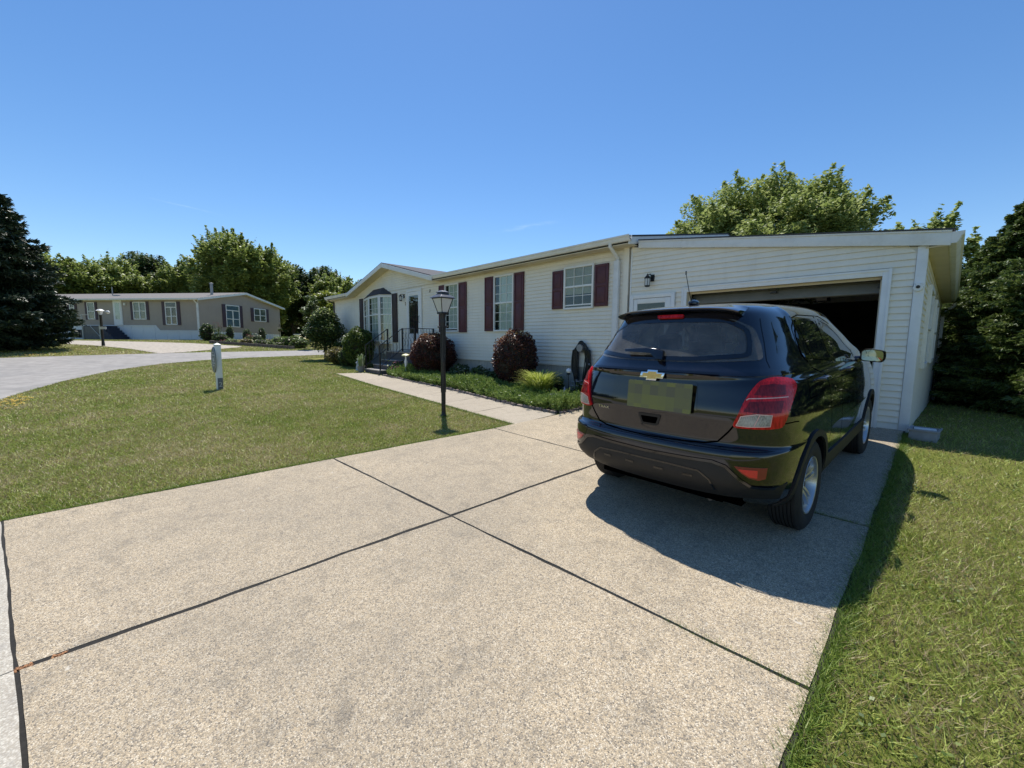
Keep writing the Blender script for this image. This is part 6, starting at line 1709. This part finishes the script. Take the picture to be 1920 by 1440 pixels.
# ================================================================= TREES
conifer('spruce_tree', gpos(-30.6, -5.3), 10.8, 3.4, M_SPRUCE, 'large dark spruce at the left edge, beyond the road', tiers=48, seed=3, per=34, needle=.19, droop=.10, z0=.03, dens=52, fan=1.0, trunk_r=.2, w=.30)
G1 = 'broadleaf trees behind the taupe house'
def bt(px_w, name, h, r, mat, lab, seed, **k): pass
BT = [(-71, -17, 11.5, 5.5, M_MAPLE, 'broadleaf tree behind the spruce at the far left', 1), (-72, -8.5, 10.8, 5.2, M_MAPLE, 'bushy mid-green tree above the left part of the taupe roof', 2), (-73, -2.2, 10.9, 5.4, M_MAPLE, 'rounded mid-green tree behind the taupe house door', 3),
      (-78, 2.0, 12.6, 5.0, M_DARKL, 'dark tree behind the middle of the taupe roof', 4), (-72, 6.0, 10.6, 4.6, M_MAPLE, 'mid-green tree left of the tall tree behind the chimney', 5), (-80, 9.5, 12.2, 4.8, M_DARKL, 'dark tree just left of the tall tree, farther back', 6),
      (-60, 9.2, 13.4, 4.6, M_MAPLE, 'tall spiky-topped tree behind the chimney of the taupe house', 7), (-60.3, 12.9, 12.0, 4.2, M_MAPLE, 'tall tree behind the gable of the taupe house', 8),
      (-70, 23.5, 12.0, 5.0, M_DARKL, 'dark tree right of the taupe house gable', 9), (-71, 31, 11.2, 4.8, M_DARKL, 'dark tree seen just left of the cream house roof', 10), (-66, 36, 10.4, 5.0, M_DARKL, 'dark tree rising over the left eave of the cream house', 11),
      (-72, 19.0, 12.0, 4.6, M_DARKL, 'dark tree filling the gap right of the tall tree pair', 14), (-60, 21.5, 9.0, 4.0, M_MAPLE, 'lower green tree between the taupe gable and the lime tree', 12), (-74, 14, 12.5, 4.5, M_DARKL, 'dark tree between the two tall trees, farther back', 13)]
for (x, y, h, r, mt, lab, sd) in BT:
    crown_tree('broadleaf_tree', gpos(x, y), h, r, h * .08, mt, lab, group=G1, n_blob=230, leaves=170, leaf=.19, seed=100 + sd, spike=1.0 if sd in (1, 2, 3, 5, 7, 8, 12) else .5, blob_r=.17, shell=.5)
crown_tree('lime_tree', gpos(-39.5, 13.9), 4.9, 2.3, 1.0, M_LIMEL, 'bright yellow-green tree behind the small round-headed tree, left of its top', n_blob=60, leaves=110, leaf=.17, seed=131, group='lime-green trees beyond the corner')
crown_tree('lime_tree', gpos(-41.2, 18.0), 5.1, 2.5, 1.0, M_LIMEL, 'bright yellow-green tree partly hidden by the corner of the cream house', n_blob=60, leaves=110, leaf=.18, seed=132, group='lime-green trees beyond the corner')
crown_tree('dark_tree', gpos(-45.5, 15.5), 4.6, 3.0, .6, M_DARKL, 'dark tree under the lime-green trees', n_blob=50, leaves=130, leaf=.2, seed=133)
yt = crown_tree('young_tree', gpos(-28.3, 8.75), 3.6, .8, 2.0, M_DARKL, 'thin young tree on the strip beside the road', n_blob=16, leaves=60, leaf=.10, seed=134, trunk_r=.05)
# far wood closing the horizon between houses
hw = []
rg = np.random.default_rng(55); n = 90000
X = np.where(rg.uniform(size=n) < .5, rg.uniform(-130, -84, n), rg.uniform(-130, -84, n)); Y = rg.uniform(-90, 130, n)
hh = 8.5 + 2.2 * np.sin(Y * .31) * np.sin(Y * .13 + 1) + 1.3 * np.sin(Y * .9)
Z = Tz(-80, 0) + hh * rg.uniform(0, 1, n) ** .6
V, F = leaf_quads(np.stack([X, Y, Z], 1), .85, rg, 1.5, .3); tag(np_mesh('far_wood', V, F, M_DARKL), 'far-off line of woodland closing the horizon', 'woodland', kind='stuff')
# trees behind the garage
crown_tree('pear_tree', (-6.35, 21.6, -.1), 9.2, 5.35, 1.0, M_PEARL, 'large sunlit tree rising behind the garage roof', n_blob=440, leaves=380, leaf=.088, seed=141, spike=.55, blob_r=.135, shell=.62, trunk_r=.28, elong=1.9)
crown_tree('small_tree', (-1.15, 27.2, -.4), 8.0, 1.55, 3.2, M_PEARL, 'small tree top showing above the right end of the garage roof', n_blob=46, leaves=120, leaf=.13, seed=142, spike=.6, blob_r=.2, trunk_r=.12)
crown_tree('small_tree', (.0, 27.0, -.4), 7.0, .8, 2.6, M_PEARL, 'thin tree top between the garage gutter and the conifers', n_blob=24, leaves=110, leaf=.12, seed=143, spike=.5, blob_r=.22, trunk_r=.1)
CN = [(.62, 22.0, 5.7, 2.1, 'slender arborvitae nearest the garage'), (1.35, 19.0, 6.5, 2.4, 'second arborvitae from the garage in the dark row'), (2.3, 16.2, 6.8, 2.5, 'third arborvitae from the garage in the dark row'), (3.6, 13.9, 6.9, 2.5, 'tall arborvitae at the right edge of the row'), (5.6, 12.2, 6.8, 2.4, 'arborvitae at the very right beyond the frame edge')]
for i, (x, y, h, r, lab) in enumerate(CN):
    conifer('arborvitae', gpos(x, y, -.05), h, r, M_ARBO, lab, 'arborvitae row beside the garage', tiers=34, seed=160 + i, per=36, needle=.095, droop=.50, z0=.10 if i else .16, dens=70, fan=1.5, trunk_r=.13, w=.42, rag=.80)
for i, (x, y, s, lab) in enumerate(((-.25, 26.5, .9, 'sunlit shrub seen past the back corner of the garage'), (1.0, 29.0, 1.2, 'shrub beyond the conifers in the back yard'))):
    ball_shrub('back_shrub', gpos(x, y), s, s * .8, M_BOX, lab, 2500, .09, 170 + i, jag=.2)

# faint high wisps of cloud, far off and thin
m, nt, b = new_mat('cirrus')
tc = nt.nodes.new('ShaderNodeTexCoord'); tr = nt.nodes.new('ShaderNodeBsdfTransparent'); df = nt.nodes.new('ShaderNodeBsdfTranslucent'); df.inputs[0].default_value = (1, 1, 1, 1)
mp = nt.nodes.new('ShaderNodeMapping'); mp.inputs['Scale'].default_value = (1, 1, 1); nt.links.new(tc.outputs['Generated'], mp.inputs[0])
gr = nt.nodes.new('ShaderNodeTexGradient'); gr.gradient_type = 'QUADRATIC_SPHERE'
mp.inputs['Location'].default_value = (-1, -1, 0); mp.inputs['Scale'].default_value = (2, 2, 0); nt.links.new(mp.outputs[0], gr.inputs[0])
f = math_n(nt, 'MULTIPLY', math_n(nt, 'MULTIPLY', gr.outputs[1], ramp(nt, noise(nt, .012, 5, .6, vec=tc.outputs['Object']), [(.4, (0,) * 3), (.7, (1,) * 3)])), .13)
ms = nt.nodes.new('ShaderNodeMixShader'); nt.links.new(f, ms.inputs[0]); nt.links.new(tr.outputs[0], ms.inputs[1]); nt.links.new(df.outputs[0], ms.inputs[2]); nt.links.new(ms.outputs[0], nt.nodes['Material Output'].inputs[0])
CLOUDS = [('a', (-1980, 20), (-2080, 340), 22), ('b', (-1560, 1240), (-1080, 1350), 50)]
for nm, (xa, ya), (xb, yb), w_ in CLOUDS:
    L_ = math.dist((xa, ya), (xb, yb)); mb = MB(); mb.add([(-L_ / 2, -w_, 0), (L_ / 2, -w_, 0), (L_ / 2, w_, 0), (-L_ / 2, w_, 0)], [(0, 1, 2, 3)])
    o = mb.build('cloud_wisp', m); o.location = ((xa + xb) / 2, (ya + yb) / 2, 500); o.rotation_euler = (0, 0, math.atan2(yb - ya, xb - xa)); o.visible_shadow = True
    tag(o, kind='structure')
# ================================================================= GRASS BLADES
def grass_blades(X, Y, h, w, rg):
    n = len(X); Z = T(X, Y); B = np.stack([X, Y, Z], 1)
    a = rg.uniform(0, 2 * math.pi, n); s = np.stack([np.cos(a), np.sin(a), np.zeros(n)], 1) * (w * rg.uniform(.7, 1.3, n))[:, None]
    l = rg.uniform(0, 2 * math.pi, n); ln = rg.uniform(.15, 1.7, n); hh = h * rg.uniform(.45, 1.25, n)
    tip = B + np.stack([np.cos(l) * ln * hh, np.sin(l) * ln * hh, hh / np.sqrt(1 + .3 * ln)], 1)
    V = np.empty((n, 3, 3)); V[:, 0] = B - s; V[:, 1] = B + s; V[:, 2] = tip
    return V.reshape(-1, 3), np.arange(3 * n).reshape(n, 3)
def grass_mat(name):
    m, nt, b = new_mat(name)
    g = nt.nodes.new('ShaderNodeNewGeometry'); tc = nt.nodes.new('ShaderNodeTexCoord'); v = tc.outputs['Object']
    big = noise(nt, .35, 4, .65, vec=v); mid = noise(nt, 2.2, 5, .7, vec=v)
    f = math_n(nt, 'ADD', math_n(nt, 'MULTIPLY', big, .5), math_n(nt, 'MULTIPLY', mid, .5))
    d = ramp(nt, f, [(.40, (.12,) * 3), (.60, (.80,) * 3)])
    sx = nt.nodes.new('ShaderNodeSeparateXYZ'); nt.links.new(v, sx.inputs[0])
    d = math_n(nt, 'MULTIPLY', d, math_n(nt, 'ADD', .75, math_n(nt, 'MULTIPLY', math_n(nt, 'LESS_THAN', sx.outputs[0], -.3), .25)))
    sel = math_n(nt, 'LESS_THAN', g.outputs['Random Per Island'], d)
    gr = ramp(nt, g.outputs['Random Per Island'], [(0, (.07, .11, .016)), (.4, (.20, .265, .036)), (1, (.46, .51, .13))])
    st = ramp(nt, math_n(nt, 'MULTIPLY', g.outputs['Random Per Island'], 1.8), [(0, (.22, .16, .08)), (.5, (.38, .32, .16)), (1, (.55, .48, .28))])
    c = mix(nt, sel, gr, st); nt.links.new(c, b.inputs['Base Color']); b.inputs['Roughness'].default_value = .5; b.inputs['Specular IOR Level'].default_value = .3
    t = nt.nodes.new('ShaderNodeBsdfTranslucent'); nt.links.new(c, t.inputs[0]); ms = nt.nodes.new('ShaderNodeMixShader'); ms.inputs[0].default_value = .25
    nt.links.new(b.outputs[0], ms.inputs[1]); nt.links.new(t.outputs[0], ms.inputs[2]); nt.links.new(ms.outputs[0], nt.nodes['Material Output'].inputs[0])
    return m
M_GRASS = grass_mat('grass_blade')
rg = np.random.default_rng(99)
def inside_margin(poly, X, Y): return inside(poly, X, Y)
BEDP = [(-4.71, 5.55), (-6.05, 5.52), (-8.85, 5.86), (-12.2, 6.05), (-14.9, 6.05), (-22, 6.3), (-22, 8), (-4.7, 8)]
CARP = [(-2.6, 2.7), (-.4, 2.7), (-.4, 7.3), (-2.6, 7.3)]
def field(n, x0, x1, y0, y1):
    X = rg.uniform(x0, x1, n); Y = rg.uniform(y0, y1, n)
    k = ~(inside(DRIVE, X, Y) | inside(WALK, X, Y) | inside(ROAD, X, Y) | inside(BEDP, X, Y) | inside(TDRIVE, X, Y))
    k &= ~((X < -.33) & (Y > 7.7) & (X > -22))
    # only what the camera can face
    dx, dy = X * _F.x + (Y) * _F.y, X * _R.x + Y * _R.y
    k &= (dx > -1.2) & (np.abs(dy) < np.maximum(dx, 0) * 2.2 + 4.0)
    return X[k], Y[k], np.hypot(X, Y)[k]
parts = []
def zone(n, box, h, w, dmin=0, dmax=999):
    X, Y, d = field(n, *box); jd = d * rg.uniform(.78, 1.28, len(d)); k = (jd >= dmin) & (jd < dmax); parts.append((grass_blades(X[k], Y[k], h, w, rg)))
zone(340000, (-.4, 4.5, .3, 7.5), .040, .0024, 0, 4.8)
zone(90000, (-.4, 7, -4, 4), .046, .004, 0, 7)
zone(190000, (-.4, 10, 1, 14), .045, .0035, 4.5, 9)
zone(70000, (-.4, 22, 0, 30), .06, .008, 9, 34)
zone(310000, (-9.5, -4.6, -3, 5.2), .036, .0036, 0, 9.0)
zone(230000, (-15, -7.5, -3, 6.5), .040, .0055, 8.5, 14)
zone(200000, (-25, -12, -3, 8), .045, .009, 13.5, 40)
zone(90000, (-42, -26, -9, 10), .06, .014, 20, 60)
VV = []; FF = []; o = 0
for V_, F_ in parts: VV.append(V_); FF.append(F_ + o); o += len(V_)
tag(np_mesh('grass', np.vstack(VV), np.vstack(FF), M_GRASS), 'short mown lawn grass with straw-coloured patches', 'grass', kind='stuff')
# longer tufts along the right edge of the slabs and in the joints
def tufts(n, path, spread, h, w):
    P = [Vector(p) for p in path]; L = [(P[i + 1] - P[i]).length for i in range(len(P) - 1)]; tot = sum(L); X = []; Y = []
    t = rg.uniform(0, tot, n)
    for q in t:
        i = 0
        while i < len(L) - 1 and q > L[i]: q -= L[i]; i += 1
        p = P[i].lerp(P[i + 1], min(1, q / L[i])); dd = (P[i + 1] - P[i]).normalized(); s = rg.normal() * spread
        X.append(p.x - dd.y * s); Y.append(p.y + dd.x * s)
    return grass_blades(np.array(X), np.array(Y), h, w, rg)
tf = [tufts(16000, [(-.240, .2), (-.262, 2.0), (-.282, 3.955), (-.335, 7.6)], .022, .046, .0028), tufts(900, [(-.9, 1.97), (-.29, 2.0)], .005, .035, .002), tufts(1500, [(-.95, 3.98), (-.30, 3.955)], .006, .035, .002),
      tufts(7000, [(-5.44, -.93), (-5.115, 1.724), (-4.80, 4.051), (-4.76, 4.45)], .015, .040, .003), tufts(6000, [(-4.8, 4.44), (-11.2, 4.82), (-14.5, 5.03)], .02, .045, .004), tufts(260, [(-6.09, 3.93), (-6.05, 4.05)], .05, .07, .003)]
VV = []; FF = []; o = 0
for V_, F_ in tf: VV.append(V_); FF.append(F_ + o); o += len(V_)
m = leafmat('fresh_grass', [(.08, .13, .016), (.16, .24, .034), (.28, .36, .07)], 3)
tag(np_mesh('edge_grass', np.vstack(VV), np.vstack(FF), m), 'longer fresh grass tufts along the concrete edges and joints', 'grass', kind='stuff')
# broad-leaf weeds in the near lawn
n = 2600; X = rg.uniform(-.22, 1.6, n); Y = rg.uniform(.6, 6, n); k = (np.sin(X * 5 + 2) * np.sin(Y * 4) > .1); X, Y = X[k], Y[k]
V, F = leaf_quads(np.stack([X, Y, T(X, Y) + .02 + .015 * rg.uniform(size=len(X))], 1), .014, rg, 1.3, .8)
tag(np_mesh('clover', V, F, M_BOX), 'broad-leaved clover patches in the near lawn', 'clover', kind='stuff')
# straw and litter in the long joint
P = []; n = 150; t = np.concatenate([rg.uniform(0, .022, 60), rg.uniform(.05, .07, 30)]); X = -5.0 + 0 * t
a = Vector((-2.873, -.506)); b = Vector((-2.736, 1.853)); pts = [a.lerp(b, q) for q in t]
V, F = leaf_quads(np.array([(p.x + rg.normal() * .006, p.y, Tz(p.x, p.y) + .018) for p in pts]), .010, rg, 2.4, .6)
tag(np_mesh('joint_litter', V, F, simple('orange_litter', (.34, .17, .08), .9, .3, 30)), 'orange-brown dry plant litter lying in the long driveway joint', 'litter', kind='stuff')
